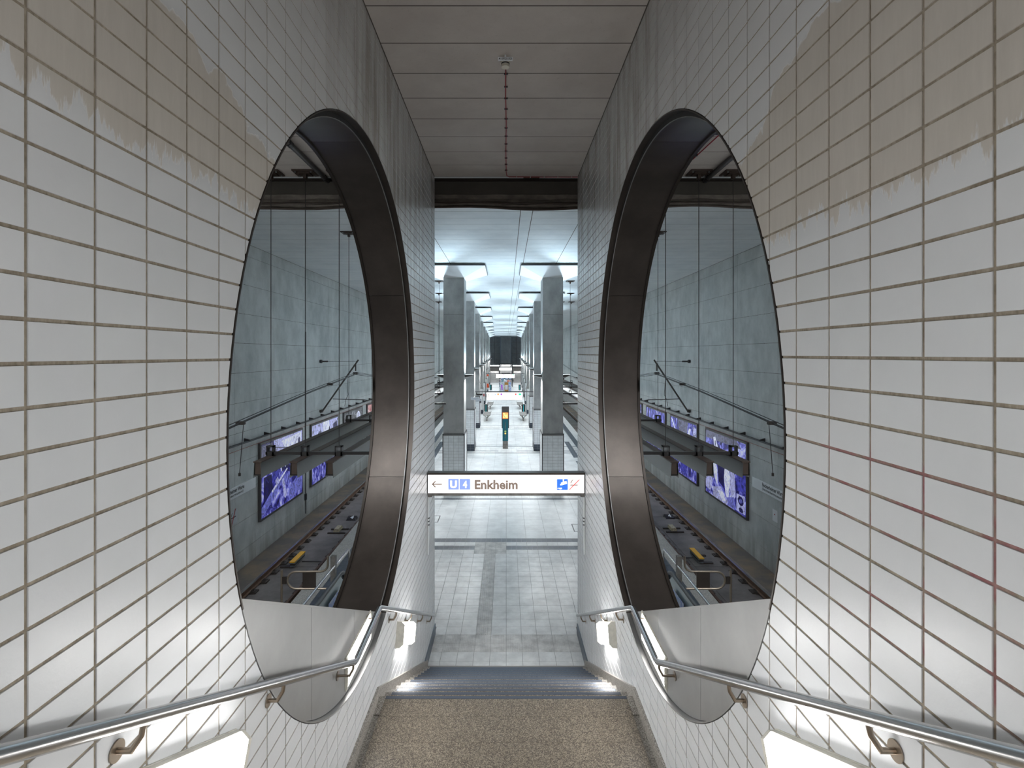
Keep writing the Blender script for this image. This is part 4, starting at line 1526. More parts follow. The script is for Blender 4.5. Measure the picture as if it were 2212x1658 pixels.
fill_down_light = bpy.data.lights.new('fill_downlight_beam', 'SPOT')  # added fill spot under each hood, brightens floor and column feet
fill_down_light.energy = FILL_DOWN_W
fill_down_light.color = (0.97, 0.99, 1.0)
fill_down_light.spot_size = math.radians(165)
fill_down_light.spot_blend = 0.8
fill_down_light.shadow_soft_size = 0.10
def column(s, n):
    Yf = 20.72 + 9.3 * n
    xin = 1.305 + 0.0177 * Yf if s < 0 else 1.08 + 0.0173 * Yf
    xc = s * (xin + 0.41)
    D = 1.2
    side = 'left' if s < 0 else 'right'
    word = ORD[n]
    t = thing('column', '%s concrete column of the %s row with tiled foot and white canopy' % (word, side), 'column', (xc, Yf + D / 2, FLOOR), 'concrete platform columns')
    zt = -3.174   # tile / concrete boundary
    zj = 1.55
    h = 0.405
    MB().box(xc - h, xc + h, Yf, Yf + D, zt, zj - .004).build('shaft', M['colconc'], t)
    MB().box(xc - h, xc + h, Yf, Yf + D, zj + .004, 3.02).build('shaft_top', M['colconc'], t)
    MB().box(xc - h + .01, xc + h - .01, Yf + .01, Yf + D - .01, zj - .01, zj + .01).build('shaft_joint', M['joint'], t)
    # foot: core, edge trims, tile cladding
    MB().box(xc - h - .015, xc + h + .015, Yf - .015, Yf + D + .015, FLOOR, zt - .002).build('foot_core', M['fgrout'], t)
    e = MB()
    for a in (-1, 1):
        for b in (0, 1):
            X, Yy = xc + a * (h + .018), Yf - .018 + b * (D + .036)
            e.box(X - .016, X + .016, Yy - .016, Yy + .016, FLOOR, zt)
    e.box(xc - h - .03, xc + h + .03, Yf - .03, Yf + D + .03, zt - .012, zt + .012)
    e.build('edge_trim', M['edge'], t)
    c = MB()
    dk = MB()
    rows = int((zt - FLOOR) / 0.1215)
    for r in range(rows):
        z0 = FLOOR + r * 0.1215 + .004
        z1 = FLOOR + (r + 1) * 0.1215 - .004
        tgt = dk if r < 3 else c
        for k in range(4):
            w_ = (2 * h + .01) / 4
            a = xc - h - .005 + k * w_
            tgt.box(a + .004, a + w_ - .004, Yf - .022, Yf - .014, z0, z1)
        if n < 4:
            for k in range(5):
                w_ = D / 5
                a = Yf + k * w_
                X = xc - s * (h + .014)
                x0, x1 = sorted((X, X - s * .008))
                tgt.box(x0, x1, a + .004, a + w_ - .004, z0, z1)
    o = c.build('tile_cladding', M['coltile'], t)
    o['kind'] = 'stuff'
    o = dk.build('dark_base_tiles', M['darktile'], t)
    o['kind'] = 'stuff'
    # canopy: inverted shallow pyramid plus rim
    H = 1.27
    cyy = Yf + D / 2
    can = MB()
    b_ = [(xc - h, Yf), (xc + h, Yf), (xc + h, Yf + D), (xc - h, Yf + D)]
    u_ = [(xc - H, cyy - H), (xc + H, cyy - H), (xc + H, cyy + H), (xc - H, cyy + H)]
    can.hexa([(x, y, 3.02) for x, y in b_] + [(x, y, 3.39) for x, y in u_])
    can.build('canopy', M['white'], t)
    rim = MB()
    r0 = .02
    rim.box(xc - H - r0, xc + H + r0, cyy - H - r0, cyy - H, 3.385, 3.425)
    rim.box(xc - H - r0, xc + H + r0, cyy + H, cyy + H + r0, 3.385, 3.425)
    rim.box(xc - H - r0, xc - H, cyy - H, cyy + H, 3.385, 3.425)
    rim.box(xc + H, xc + H + r0, cyy - H, cyy + H, 3.385, 3.425)
    rim.build('canopy_rim', M['edge'], t)
    MB().box(xc - h, xc + h, Yf, Yf + D, 3.39, CEIL - .003).build('canopy_neck', M['colconc'], t)
    for q in (-1, 1):
        inner = (q != s)
        zz = -0.875
        u = thing('uplight', 'black boat-shaped uplight on the %s side of the %s %s-row column' % ('inner' if inner else 'outer', word, side), 'uplight', (xc + q * h, cyy, zz), 'black uplights on the columns')
        a = bpy.data.objects.new('hood', UP_HOOD[q])
        C.objects.link(a)
        a.parent = u
        b = bpy.data.objects.new('glass', UP_GLASS[q])
        C.objects.link(b)
        b.parent = u
        l = bpy.data.objects.new('uplight_beam', up_light[1 if inner else -1])
        C.objects.link(l)
        l.parent = u
        l.location = (q * 0.20, 0, 0.12)
        l.rotation_euler = (PI, -q * (0.25 if inner else 0.7), 0)
        dl = bpy.data.objects.new('fill_downlight_beam', fill_down_light)
        C.objects.link(dl)
        dl.parent = u
        dl.location = (q * 0.20, 0, -0.16)
for n in range(9):
    for s in (-1, 1):
        column(s, n)

# ---------------------------------------------------------------- hanging signs down the platform
def far_sign(y, wd, label, word):
    t = thing('hanging_sign', label, 'sign', (0, y, -2.75), 'lit signs over the platform')
    xc = -0.11
    hb = 1.28 + 0.0175 * y
    MB().box(xc - wd / 2, xc + wd / 2, y, y + .12, -2.73, -2.27).build('light_box', M['edge'], t)
    MB().box(xc - wd / 2 + .01, xc + wd / 2 - .01, y - .008, y, -2.715, -2.285).build('face', M['signface'], t)
    MB().box(xc - hb + .1, xc + hb - .1, y + .03, y + .08, -2.26, -2.21).build('hanger_bar', M['edge'], t)
    for q in (-1, 1):
        MB().tube([(xc + q * (hb - .12), y + .05, -1.25), (xc + q * (wd / 2 + .1), y + .05, -2.2)], .006, 6).build('stay', M['wire'], t)
        MB().tube([(xc + q * wd * .4, y + .05, -2.27), (xc + q * wd * .4, y + .05, -2.2)], .015, 6).build('hanger', M['edge'], t)
    f = y - .012
    m = MB()
    x0 = xc - wd / 2 + .10
    m.prism([(x0 - .012, f, -2.60), (x0 + .012, f, -2.60), (x0 + .012, f, -2.40), (x0 - .012, f, -2.40)], (0, -.002, 0))
    m.prism([(x0, f, -2.35), (x0 - .05, f, -2.42), (x0 - .03, f, -2.42), (x0, f, -2.39), (x0 + .03, f, -2.42), (x0 + .05, f, -2.42)], (0, -.002, 0))
    m.build('arrow', M['signtext'], t)
    def bd(a, b, mt, body=None):
        MB().box(xc - wd / 2 + a, xc - wd / 2 + b, f - .002, f, -2.43, -2.33).build('badge', mt, t)
    for k in range(3):
        bd(.25 + k * .105, .345 + k * .105, M['signblue'])
    text('lettering', 'U47', M['signwhite'], (xc - wd / 2 + .27, f - .004, -2.41), (1, 0, 0), (0, 0, 1), .26, .06, t, 0, .03)
    bd(.64, .74, M['signorange'])
    bd(.83, .93, M['signpurple'])
    bd(wd - .42, wd - .34, M['signred'])
    bd(wd - .22, wd - .06, M['signgreen'])
    text('lettering', 'Ausgang U-Bahn', M['signgrey'], (xc - wd / 2 + .25, f - .003, -2.54), (1, 0, 0), (0, 0, 1), .62, .06, t, 0, .0)
    text('lettering', 'Bockenheimer Warte', M['signgrey'], (xc - wd / 2 + .25, f - .003, -2.68), (1, 0, 0), (0, 0, 1), 1.35, .06, t, 0, .0)
far_sign(30.9, 2.12, 'white lit direction sign hung between the second pair of columns', 'second')
far_sign(59.0, 2.10, 'white lit direction sign over the kiosk further down the platform', 'third')
far_sign(86.5, 2.10, 'farthest white lit direction sign in front of the lift', 'far')

# ---------------------------------------------------------------- help point
hp = thing('help_point', 'teal emergency call pillar with glowing red phone symbol on the platform', 'call pillar', (-0.05, 30.7, FLOOR))
xc, yh = -0.05, 30.6
MB().box(xc - .155, xc + .155, yh, yh + .22, FLOOR, FLOOR + .46).build('foot', M['pillarfoot'], hp)
MB().box(xc - .165, xc + .165, yh - .01, yh + .20, FLOOR + .46, FLOOR + 1.75).build('teal_body', M['teal'], hp)
MB().box(xc - .165, xc + .165, yh - .01, yh + .20, FLOOR + 1.75, FLOOR + 2.14).build('lamp_box', M['pillar'], hp)
MB().box(xc - .215, xc + .215, yh + .02, yh + .24, FLOOR + 1.2, FLOOR + 2.42).build('rear_shell', M['pillar'], hp)
MB().hexa([(xc - .215, yh - .01, FLOOR + 2.14), (xc + .215, yh - .01, FLOOR + 2.14), (xc + .215, yh + .24, FLOOR + 2.14), (xc - .215, yh + .24, FLOOR + 2.14), (xc - .205, yh + .03, FLOOR + 2.46), (xc + .205, yh + .03, FLOOR + 2.46), (xc + .205, yh + .24, FLOOR + 2.46), (xc - .205, yh + .24, FLOOR + 2.46)]).build('cap', M['pillar'], hp)
MB().box(xc - .16, xc + .16, yh - .018, yh - .010, FLOOR + 1.76, FLOOR + 2.12).build('lit_frame', M['signorange'], hp)
MB().box(xc - .14, xc + .14, yh - .022, yh - .018, FLOOR + 1.79, FLOOR + 2.10).build('lit_panel', M['signyellow'], hp)
MB().tube([(xc - .05, yh - .028, FLOOR + 2.06), (xc - .10, yh - .028, FLOOR + 2.0), (xc - .09, yh - .028, FLOOR + 1.92), (xc - .02, yh - .028, FLOOR + 1.83), (xc + .03, yh - .028, FLOOR + 1.82)], .016, 8).build('phone_symbol', M['signtext'], hp)
MB().box(xc - .02, xc + .12, yh - .026, yh - .022, FLOOR + 2.0, FLOOR + 2.08).build('red_word_field', M['signred'], hp)
text('lettering', 'SOS', M['signyellow'], (xc + .0, yh - .028, FLOOR + 2.02), (1, 0, 0), (0, 0, 1), .10, .045, hp, 0, .04)
MB().box(xc - .015, xc + .015, yh - .016, yh - .010, FLOOR + 1.12, FLOOR + 1.58).build('slot', M['pillarfoot'], hp)
MB().box(xc - .012, xc + .012, yh - .016, yh - .010, FLOOR + .62, FLOOR + .80).build('slot', M['pillarfoot'], hp)
for z, mt in ((FLOOR + 1.02, 'signgreen'), (FLOOR + .90, 'signyellow')):
    MB().disc((xc, yh - .010, z), (0, -1, 0), .055, .012, 18).build('button_ring', M['yellow'], hp, True)
    MB().disc((xc, yh - .022, z), (0, -1, 0), .034, .006, 18).build('button', M[mt], hp, True)

# ---------------------------------------------------------------- benches, bins
def bench(x, y, label):
    t = thing('bench', label, 'bench', (x, y, FLOOR), 'metal platform benches')
    for k in range(3):
        yy = y + .05 + k * .95
        m = MB()
        m.box(x - .28, x + .28, yy, yy + .85, FLOOR + .47, FLOOR + .50)
        m.box(x - .30, x - .27, yy, yy + .85, FLOOR + .49, FLOOR + .56)
        m.box(x + .27, x + .30, yy, yy + .85, FLOOR + .49, FLOOR + .56)
        m.build('seat', M['pillarfoot'], t)
    for yy in (y + .3, y + 2.4):
        m = MB()
        m.box(x - .035, x + .035, yy - .035, yy + .035, FLOOR, FLOOR + .27)
        m.tube([(x, yy, FLOOR + .25), (x - .22, yy, FLOOR + .46)], .03, 6)
        m.tube([(x, yy, FLOOR + .25), (x + .22, yy, FLOOR + .46)], .03, 6)
        m.build('leg', M['pillarfoot'], t)
bench(-1.60, 43.0, 'grey metal bench on Y legs, nearer one of the left side')
bench(1.42, 43.0, 'grey metal bench on Y legs, nearer one of the right side')
bench(-1.62, 52.2, 'grey metal bench on Y legs, farther one of the left side')
bench(1.40, 52.2, 'grey metal bench on Y legs, farther one of the right side')
def bin_(x, y, label):
    t = thing('litter_bin', label, 'bin', (x, y, FLOOR), 'litter bins')
    MB().box(x - .17, x + .17, y, y + .3, FLOOR + .08, FLOOR + .86).build('body', M['bin'], t)
    MB().box(x - .06, x + .06, y + .1, y + .2, FLOOR, FLOOR + .08).build('post', M['bin'], t)
    MB().box(x - .03, x + .02, y - .01, y, FLOOR + .12, FLOOR + .80).build('teal_stripe', M['tealglow'], t)
bin_(-1.88, 48.6, 'black litter bin with teal stripe, nearer one by the left columns')
bin_(1.62, 48.6, 'black litter bin with teal stripe, nearer one by the right columns')
bin_(-2.35, 79.5, 'black litter bin with teal stripe, far one on the left of the kiosk')
bin_(2.05, 79.5, 'black litter bin with teal stripe, far one on the right of the kiosk')

# orange cabinets, loudspeaker camera
for z0, z1, label in ((-4.30, -3.80, 'orange box mounted low on a left column'), (-2.85, -2.60, 'small orange box mounted higher on a left column')):
    t = thing('orange_cabinet', label, 'cabinet', (-2.36, 67.0, z0))
    MB().box(-2.48, -2.24, 66.8, 67.0, z0, z1).build('housing', M['orange'], t)
    MB().box(-2.46, -2.26, 66.79, 66.80, z0 + .03, z1 - .03).build('door', M['orange'], t)
t = thing('fire_box', 'red and white fire call box on the fourth left column', 'fire alarm', (-2.0, 48.5, -4.0))
MB().box(-2.13, -1.98, 48.35, 48.45, -3.92, -3.70).build('housing', M['red'], t)
MB().box(-2.08, -2.03, 48.34, 48.35, -3.84, -3.76).build('window', M['wsign'], t)
cam_t = thing('security_camera', 'pale grey security camera on the second left column', 'camera', (-1.9, 30.0, -2.6))
MB().box(-2.02, -1.56, 29.75, 29.95, -2.62, -2.46).build('mount_box', M['lightgrey'], cam_t)
MB().hexa([(-1.70, 29.62, -2.72), (-1.40, 29.62, -2.66), (-1.40, 29.78, -2.66), (-1.70, 29.78, -2.72), (-1.70, 29.62, -2.58), (-1.40, 29.62, -2.52), (-1.40, 29.78, -2.52), (-1.70, 29.78, -2.58)]).build('housing', M['lightgrey'], cam_t)
MB().disc((-1.47, 29.7, -2.66), (0, 0, -1), .06, .12, 14).build('dome', M['pillar'], cam_t, True)
sp_t = thing('loudspeaker', 'black bar loudspeaker above the camera on the second left column', 'loudspeaker', (-1.6, 30.0, -2.3))
MB().box(-1.68, -1.36, 29.85, 29.98, -2.36, -2.28).build('body', M['black'], sp_t)
MB().box(-1.72, -1.66, 29.9, 29.98, -2.36, -2.2).build('arm', M['black'], sp_t)

# ---------------------------------------------------------------- kiosk, lift, end of the hall
kx, ky = -0.14, 76.0
t = thing('kiosk', 'colourful newspaper kiosk standing in the middle of the far platform', 'kiosk', (kx, ky, FLOOR))
MB().box(kx - .85, kx + .85, ky, ky + 2.0, FLOOR, FLOOR + 1.5).build('body', M['kwhite'], t)
MB().box(kx - .84, kx - .10, ky - .02, ky, FLOOR + .05, FLOOR + 1.42).build('left_poster', M['kwhite'], t)
MB().box(kx - .10, kx + .45, ky - .04, ky, FLOOR + .10, FLOOR + 1.42).build('hatch_frame', M['gold'], t)
MB().box(kx - .02, kx + .37, ky - .05, ky - .04, FLOOR + .35, FLOOR + 1.05).build('hatch_window', M['paper'], t)
MB().box(kx + .45, kx + .85, ky - .02, ky, FLOOR + .05, FLOOR + 1.42).build('right_poster', M['magenta'], t)
MB().prism([(kx - .50, ky - .03, FLOOR + .3), (kx - .36, ky - .03, FLOOR + .3), (kx - .42, ky - .03, FLOOR + .9), (kx - .30, ky - .03, FLOOR + 1.1), (kx - .45, ky - .03, FLOOR + .98), (kx - .66, ky - .03, FLOOR + 1.15)], (0, .01, 0)).build('poster_figure', M['signpurple'], t)
MB().box(kx - .85, kx + .85, ky - .05, ky + 2.0, FLOOR + 1.5, FLOOR + 1.75).build('fascia', M['kwhite'], t)
for a, b, mt in ((-.8, -.7, 'red'), (-.55, -.25, 'teal'), (.25, .62, 'orange'), (.70, .8, 'red')):
    MB().box(kx + a, kx + b, ky - .06, ky - .05, FLOOR + 1.55, FLOOR + 1.70).build('fascia_badge', M[mt], t)
for a in (-.68, -.02, .5):
    MB().box(kx + a, kx + a + .48, ky + .3, ky + .4, FLOOR + 1.78, FLOOR + 2.25).build('screen', M['pillar'], t)
    MB().box(kx + a + .05, kx + a + .43, ky + .29, ky + .30, FLOOR + 1.85, FLOOR + 2.2).build('screen_print', M['magenta'], t)

ly = 88.0
t = thing('glass_lift', 'dark framed lit glass lift shaft at the far end of the platform', 'lift', (-0.1, ly, FLOOR))
for x in (-1.2, .95):
    for y in (ly, ly + 2.2):
        MB().box(x, x + .12, y, y + .12, FLOOR, -1.65).build('post', M['edge'], t)
for z in (-1.75, -3.4):
    MB().box(-1.2, 1.07, ly, ly + .12, z, z + .12).build('beam', M['edge'], t)
MB().box(-1.2, 1.07, ly, ly + 2.3, -1.68, -1.60).build('roof', M['edge'], t)
MB().box(-1.05, .92, ly + 2.0, ly + 2.1, FLOOR, -1.8).build('rear_panel', M['plaster'], t)
MB().box(-.75, .62, ly + .3, ly + .36, -2.05, -1.9).build('cabin_lamp', M['tube'], t)
MB().box(-.75, .65, ly + .5, ly + 1.9, FLOOR + .05, FLOOR + 2.3).build('cabin', M['edge'], t)
MB().box(-.45, .35, ly + .44, ly + .5, FLOOR + .1, FLOOR + 2.1).build('cabin_door', M['teal'], t)

def end_wall():
    Y = HALL_END
    e = MB()
    e.box(HL, HR, Y, Y + .4, -2.25, CEIL)
    w = struct(e.build('wall_back', M['joint']))
    for x0 in range(-8, 8, 2):
        for k in range(5):
            z0 = -2.25 + k * 1.15
            MB().box(x0 + .02 - .05, x0 + 2 - .07, Y - .03, Y + .01, z0 + .02, z0 + 1.13).build('wall_panel', M['endwall'], w)
    for z in (-2.2, -1.75, -1.3, -.85):
        MB().box(HL, HR, Y - .12, Y - .03, z, z + .22).build('ledge', M['endwall'], w)
    MB().box(-1.02, .86, Y - 1.6, Y, -1.9, CEIL).build('pier', M['endwall'], w)
    for x in (-1.16, .86):
        MB().box(x, x + .14, Y - 1.5, Y - .2, -1.9, CEIL).build('pier_edge', M['guard'], w)
    for x in (-2.3, 2.1):
        MB().box(x - .03, x + .03, Y - .16, Y - .1, -1.8, CEIL).build('pipe', M['wire'], w)
    b = struct(MB().box(HL, HR, Y + 8, Y + 8.3, FLOOR, -2.2).build('wall_mezzanine', M['plaster']))
    c = struct(MB().box(HL, HR, Y + .4, Y + 8.3, -2.25, -2.0).build('ceiling_mezzanine', M['plaster']))
    for s, nm in ((-1, 'left'), (1, 'right')):
        a, b_ = (-3.3, -1.45) if s < 0 else (1.35, 3.2)
        q = thing('light_strip', 'bright strip light over the %s passage at the far end' % nm, 'ceiling light', (0, Y, -2.4))
        MB().box(a, b_, Y + .5, Y + .9, -2.40, -2.27).build('diffuser', M['tube'], q)
        MB().box(a - .03, b_ + .03, Y + .48, Y + .92, -2.27, -2.252).build('housing', M['edge'], q)
    for s, nm in ((-1, 'left'), (1, 'right')):
        q = thing('far_staircase', 'pale staircase rising in the %s passage at the far end' % nm, 'staircase', (s * 2.4, Y - 2, FLOOR))
        for k in range(12):
            a, b_ = sorted((s * 1.5, s * 3.2))
            MB().box(a, b_, Y - 3 + k * .4, Y - 2.6 + k * .4, FLOOR, FLOOR + .17 * (k + 1)).build('step', M['plaster'], q)
end_wall()

# ---------------------------------------------------------------- posters, name signs and notices
def poster(s, y0, y1, z0, z1, mt, label, shapes=(), e=0.42):
    x = HL if s < 0 else HR
    t = thing('poster', label, 'poster', (x, (y0 + y1) / 2, z0), 'large backlit posters on the track walls')
    xf = x - s * .085
    a, b = sorted((x, xf))
    f = .07
    fr = MB()
    fr.box(a, b, y0, y1, z0, z0 + f)
    fr.box(a, b, y0, y1, z1 - f, z1)
    fr.box(a, b, y0, y0 + f, z0 + f, z1 - f)
    fr.box(a, b, y1 - f, y1, z0 + f, z1 - f)
    fr.build('frame', M['pillar'], t)
    a, b = sorted((x, x - s * .075))
    MB().box(a, b, y0 + f, y1 - f, z0 + f, z1 - f).build('print', mt, t)
    def P(u, v, k):
        """u from the left as seen from the platform, v from the top"""
        uu = u if s < 0 else 1 - u
        return (x - s * (.076 + .0015 * k), y0 + f + uu * (y1 - y0 - 2 * f), z1 - f - v * (z1 - z0 - 2 * f))
    for k, (m_, pts) in enumerate(shapes):
        MB().prism([P(u, v, k * .3) for u, v in pts], (-s * .0006, 0, 0)).build('printed_shape', INK[m_], t)

def ink(name, c, seed, lo=0.45, hi=1.35, e=0.42):
    a = tuple(max(0.0, x * lo) for x in c)
    b = tuple(min(1.0, x * hi) for x in c)
    return print_mat(name, seed, [(0.36, a), (0.50, c), (0.64, b)], (1, 2.6, 2.0), e, 2.5)
INK = {
    'lav': ink('print_lavender', (0.42, 0.43, 0.72), 1),
    'pale': ink('print_pale', (0.70, 0.72, 0.92), 2, 0.6, 1.2),
    'navy': ink('print_navy', (0.014, 0.012, 0.09), 3),
    'blue': ink('print_blue', (0.055, 0.055, 0.38), 4),
    'mid': ink('print_mid', (0.16, 0.17, 0.56), 5),
    'grey': ink('print_grey', (0.11, 0.11, 0.19), 6),
}
pA = print_mat('print_a', 1.0, INDIGO, (1, 1.0, 1.2))
pB = print_mat('print_b', 2.3, INDIGO, (1, 2.4, 1.0), dist=2.2)
pC = print_mat('print_c', 3.9, INDIGO, (1, 3.0, 0.8), dist=1.0)
pD = print_mat('print_d', 5.1, [(0.35, (0.05, 0.05, 0.06)), (0.55, (0.10, 0.10, 0.12)), (0.7, (0.45, 0.45, 0.48))], (1, 1.5, 1.0), 0.2)
pE = print_mat('print_e', 6.7, [(0.35, (0.30, 0.04, 0.05)), (0.5, (0.62, 0.30, 0.28)), (0.65, (0.75, 0.70, 0.68))], (1, 1, 1), 0.3)
pF = print_mat('print_f', 7.7, [(0.35, (0.75, 0.10, 0.01)), (0.5, (0.95, 0.35, 0.05)), (0.65, (0.9, 0.8, 0.7))], (1, 1, 1), 0.6)
pG = print_mat('print_g', 8.7, [(0.40, (0.0, 0.45, 0.50)), (0.52, (0.1, 0.6, 0.62)), (0.65, (0.85, 0.9, 0.9))], (1, 1, 1), 0.5)
ZT, ZB = -2.955, -5.56
subway = [
    ('navy', [(0, 0), (.27, 0), (.27, .40), (0, .45)]),
    ('grey', [(0, .02), (.24, .02), (.26, .42), (0, .44)]),
    ('lav', [(.28, 0), (1, 0), (1, .30), (.62, .36), (.28, .44)]),
    ('pale', [(.45, .05), (.97, .02), (.97, .22), (.6, .26)]),
    ('navy', [(.88, .12), (.91, .08), (.94, .12), (.95, .26), (.87, .28)]),
    ('grey', [(.30, .10), (.72, .20), (.72, .215), (.30, .115)]),
    ('grey', [(.74, .24), (.86, .06), (.865, .07), (.755, .25)]),
    ('blue', [(.20, .50), (.36, .44), (.42, .60), (.36, .66), (.24, .60)]),
    ('navy', [(.05, .46), (.22, .46), (.24, .64), (.30, .74), (.05, .86)]),
    ('mid', [(0, .86), (.30, .64), (.52, .52), (.56, .58), (.56, .88), (.50, .86), (.46, .66), (.30, .80), (0, 1.0)]),
    ('lav', [(.46, .62), (.50, .60), (.58, .88), (.54, .92), (.50, .88)]),
    ('pale', [(.22, .70), (.58, .48), (.60, .50), (.24, .73)]),
    ('lav', [(.30, .58), (.36, .54), (.40, .64), (.32, .66)]),
    ('pale', [(.40, .36), (.44, .34), (.47, .48), (.44, .50)]),
    ('pale', [(.50, .33), (.53, .32), (.56, .44), (.54, .46)]),
    ('navy', [(.44, .36), (.50, .34), (.52, .48), (.46, .50)]),
    ('lav', [(.68, .42), (.78, .38), (.78, .52), (.68, .54)]),
    ('lav', [(.82, .38), (.93, .34), (.93, .50), (.82, .52)]),
    ('mid', [(.62, .80), (1, .62), (1, .92), (.64, .98)]),
    ('mid', [(.60, .54), (.66, .56), (.64, .80), (.60, .80)]),
    ('pale', [(.74, .62), (.84, .58), (.84, .61), (.74, .66)]),
]
poster(-1, 17.28, 20.9, ZB, ZT, pA, 'large blue-tinted photo poster of seated passengers, nearest on the left wall', subway)
poster(-1, 21.8, 25.3, ZB, ZT, pB, 'blue-tinted crowd photo poster, second on the left wall', [
    ('lav', [(.0, 0), (1, 0), (1, .26), (0, .34)]), ('pale', [(.40, 0), (.62, 0), (.70, .30), (.36, .32)]), ('grey', [(.10, .22), (.30, .12), (.40, .34), (.10, .36)]),
    ('navy', [(.62, .14), (.66, .10), (.68, .28), (.61, .30)]), ('navy', [(.80, .10), (.95, .06), (1, .28), (.78, .30)])])
poster(-1, 26.2, 29.6, ZB, ZT, pD, 'dark photo poster with a white oval, third on the left wall', [
    ('pale', [(.66, .10), (.74, .04), (.82, .06), (.88, .14), (.88, .30), (.64, .30)]), ('grey', [(.72, .08), (.74, .08), (.74, .28), (.72, .28)]), ('grey', [(.79, .08), (.81, .08), (.81, .28), (.79, .28)])])
poster(-1, 30.6, 34.0, ZB, ZT, pE, 'reddish pale poster, fourth on the left wall')
poster(-1, 43, 46.5, ZB, ZT - .03, pF, 'orange poster far along the left wall')
poster(-1, 48, 51.5, ZB, ZT - .03, pG, 'teal and white poster far along the left wall')
market = [
    ('grey', [(0, 0), (.8, 0), (.9, .10), (0, .12)]), ('mid', [(0, .12), (.10, .12), (.14, .34), (0, .36)]), ('lav', [(.16, .22), (.60, .20), (.66, .36), (.14, .40)]),
    ('pale', [(.22, .08), (.27, .06), (.30, .12), (.34, .20), (.30, .28), (.25, .26), (.23, .16)]), ('navy', [(.26, .12), (.28, .12), (.28, .20), (.26, .20)]),
    ('navy', [(.32, .40), (.52, .42), (.50, .78), (.36, .72)]), ('pale', [(.18, .42), (.28, .44), (.33, .56), (.33, .80), (.26, .70), (.20, .54)]),
    ('lav', [(.0, .50), (.12, .55), (.20, .78), (.14, .95), (0, .92)]), ('pale', [(.05, .52), (.09, .58), (.12, .72), (.08, .74)]),
    ('pale', [(.52, .44), (.62, .42), (.66, .60), (.60, .96), (.54, .84), (.50, .62)]), ('lav', [(.66, .42), (.76, .50), (.78, .80), (.70, .92), (.64, .70)]),
    ('mid', [(.54, .90), (.74, .82), (.80, .98), (.56, 1.0)]), ('blue', [(.80, .42), (1, .40), (1, .66), (.82, .70)]),
    ('lav', [(.20, .86), (.42, .78), (.60, .94), (.58, 1.0), (.22, 1.0)]), ('pale', [(.34, .86), (.48, .84), (.54, .96), (.46, .98)]),
    ('lav', [(.80, .74), (.98, .72), (.99, .97), (.80, .98)]),
    ('navy', [(.83 + .0, .80), (.86, .755), (.91, .75), (.95, .78), (.955, .83), (.93, .87), (.88, .88), (.84, .85)]),
    ('navy', [(.85, .93), (.88, .905), (.93, .91), (.95, .94), (.93, .97), (.87, .97)]),
    ('mid', [(.86, .81), (.89, .78), (.92, .79), (.93, .82), (.90, .85), (.87, .84)]),
]
poster(1, 17.44, 21.1, ZB, ZT, pA, 'large blue-tinted market photo poster, nearest on the right wall', market)
poster(1, 21.97, 25.6, ZB, ZT, pB, 'blue-tinted street photo poster, second on the right wall', [
    ('grey', [(.30, .0), (.70, .0), (.62, .40), (.42, .40)]), ('pale', [(.02, .02), (.08, .04), (.36, .40), (.30, .40)]), ('pale', [(.62, .34), (.74, .10), (.80, .10), (.70, .44)]),
    ('blue', [(.40, .48), (.62, .52), (.66, .98), (.42, .92)]), ('lav', [(.88, .04), (.99, .06), (.99, .44), (.88, .44)]), ('pale', [(.53, .20), (.56, .20), (.57, .36), (.53, .36)])])
poster(1, 26.4, 30.0, ZB, ZT, pC, 'blue-tinted photo poster with vertical shapes, third on the right wall')
poster(1, 31.0, 34.4, ZB, ZT, pB, 'blue and white poster, fourth on the right wall')
poster(1, 44, 47.5, ZB, ZT - .03, pF, 'orange poster far along the right wall')
poster(1, 49, 52.5, ZB, ZT - .03, pG, 'teal and white poster far along the right wall')

for s, nm in ((-1, 'left'), (1, 'right')):
    x = HL if s < 0 else HR
    t = thing('station_name_sign', 'white Bockenheimer Warte name sign on the %s concrete wall' % nm, 'sign', (x, 16, -4.3))
    y0, y1 = (14.9, 17.05) if s < 0 else (15.05, 17.15)
    a, b = sorted((x, x - s * .035))
    MB().box(a, b, y0, y1, -4.34, -4.02).build('board', M['wsign'], t)
    if s < 0:
        text('lettering', 'Bockenheimer Warte', M['ink'], (x - s * .036, 15.02, -4.165), (0, 1, 0), (0, 0, 1), 1.28, .12, t, .002, .025)
        text('lettering', '(Senckenbergmuseum)', M['ink'], (x - s * .036, 15.02, -4.295), (0, 1, 0), (0, 0, 1), 1.22, .10, t, .002, .02)
    else:
        text('lettering', 'Bockenheimer Warte', M['ink'], (x - s * .036, 16.47, -4.165), (0, -1, 0), (0, 0, 1), 1.28, .12, t, .002, .025)
        text('lettering', '(Senckenbergmuseum)', M['ink'], (x - s * .036, 16.47, -4.295), (0, -1, 0), (0, 0, 1), 1.22, .10, t, .002, .02)
t = thing('no_smoking_sign', 'small pale no smoking sticker under the left name sign', 'sign', (HL, 15.75, -5.2))
x = HL + .004
MB().box(HL, x, 15.45, 15.95, -5.12, -4.72).build('plate', M['lightgrey'], t)
MB().prism([(x, 15.50, -4.93), (x, 15.86, -4.93), (x, 15.86, -4.90), (x, 15.50, -4.90)], (.001, 0, 0)).build('cigarette', M['ink'], t)
MB().prism([(x, 15.55, -4.90), (x, 15.58, -4.90), (x, 15.66, -4.76), (x, 15.63, -4.76)], (.001, 0, 0)).build('smoke', M['ink'], t)
MB().prism([(x + .001, 15.55, -5.20), (x + .001, 15.60, -5.20), (x + .001, 15.86, -4.68), (x + .001, 15.81, -4.68)], (.001, 0, 0)).build('red_bar', M['red'], t)
t = thing('paper_notice', 'white paper notice on the right concrete wall below the name sign', 'notice', (HR, 15.75, -5.0))
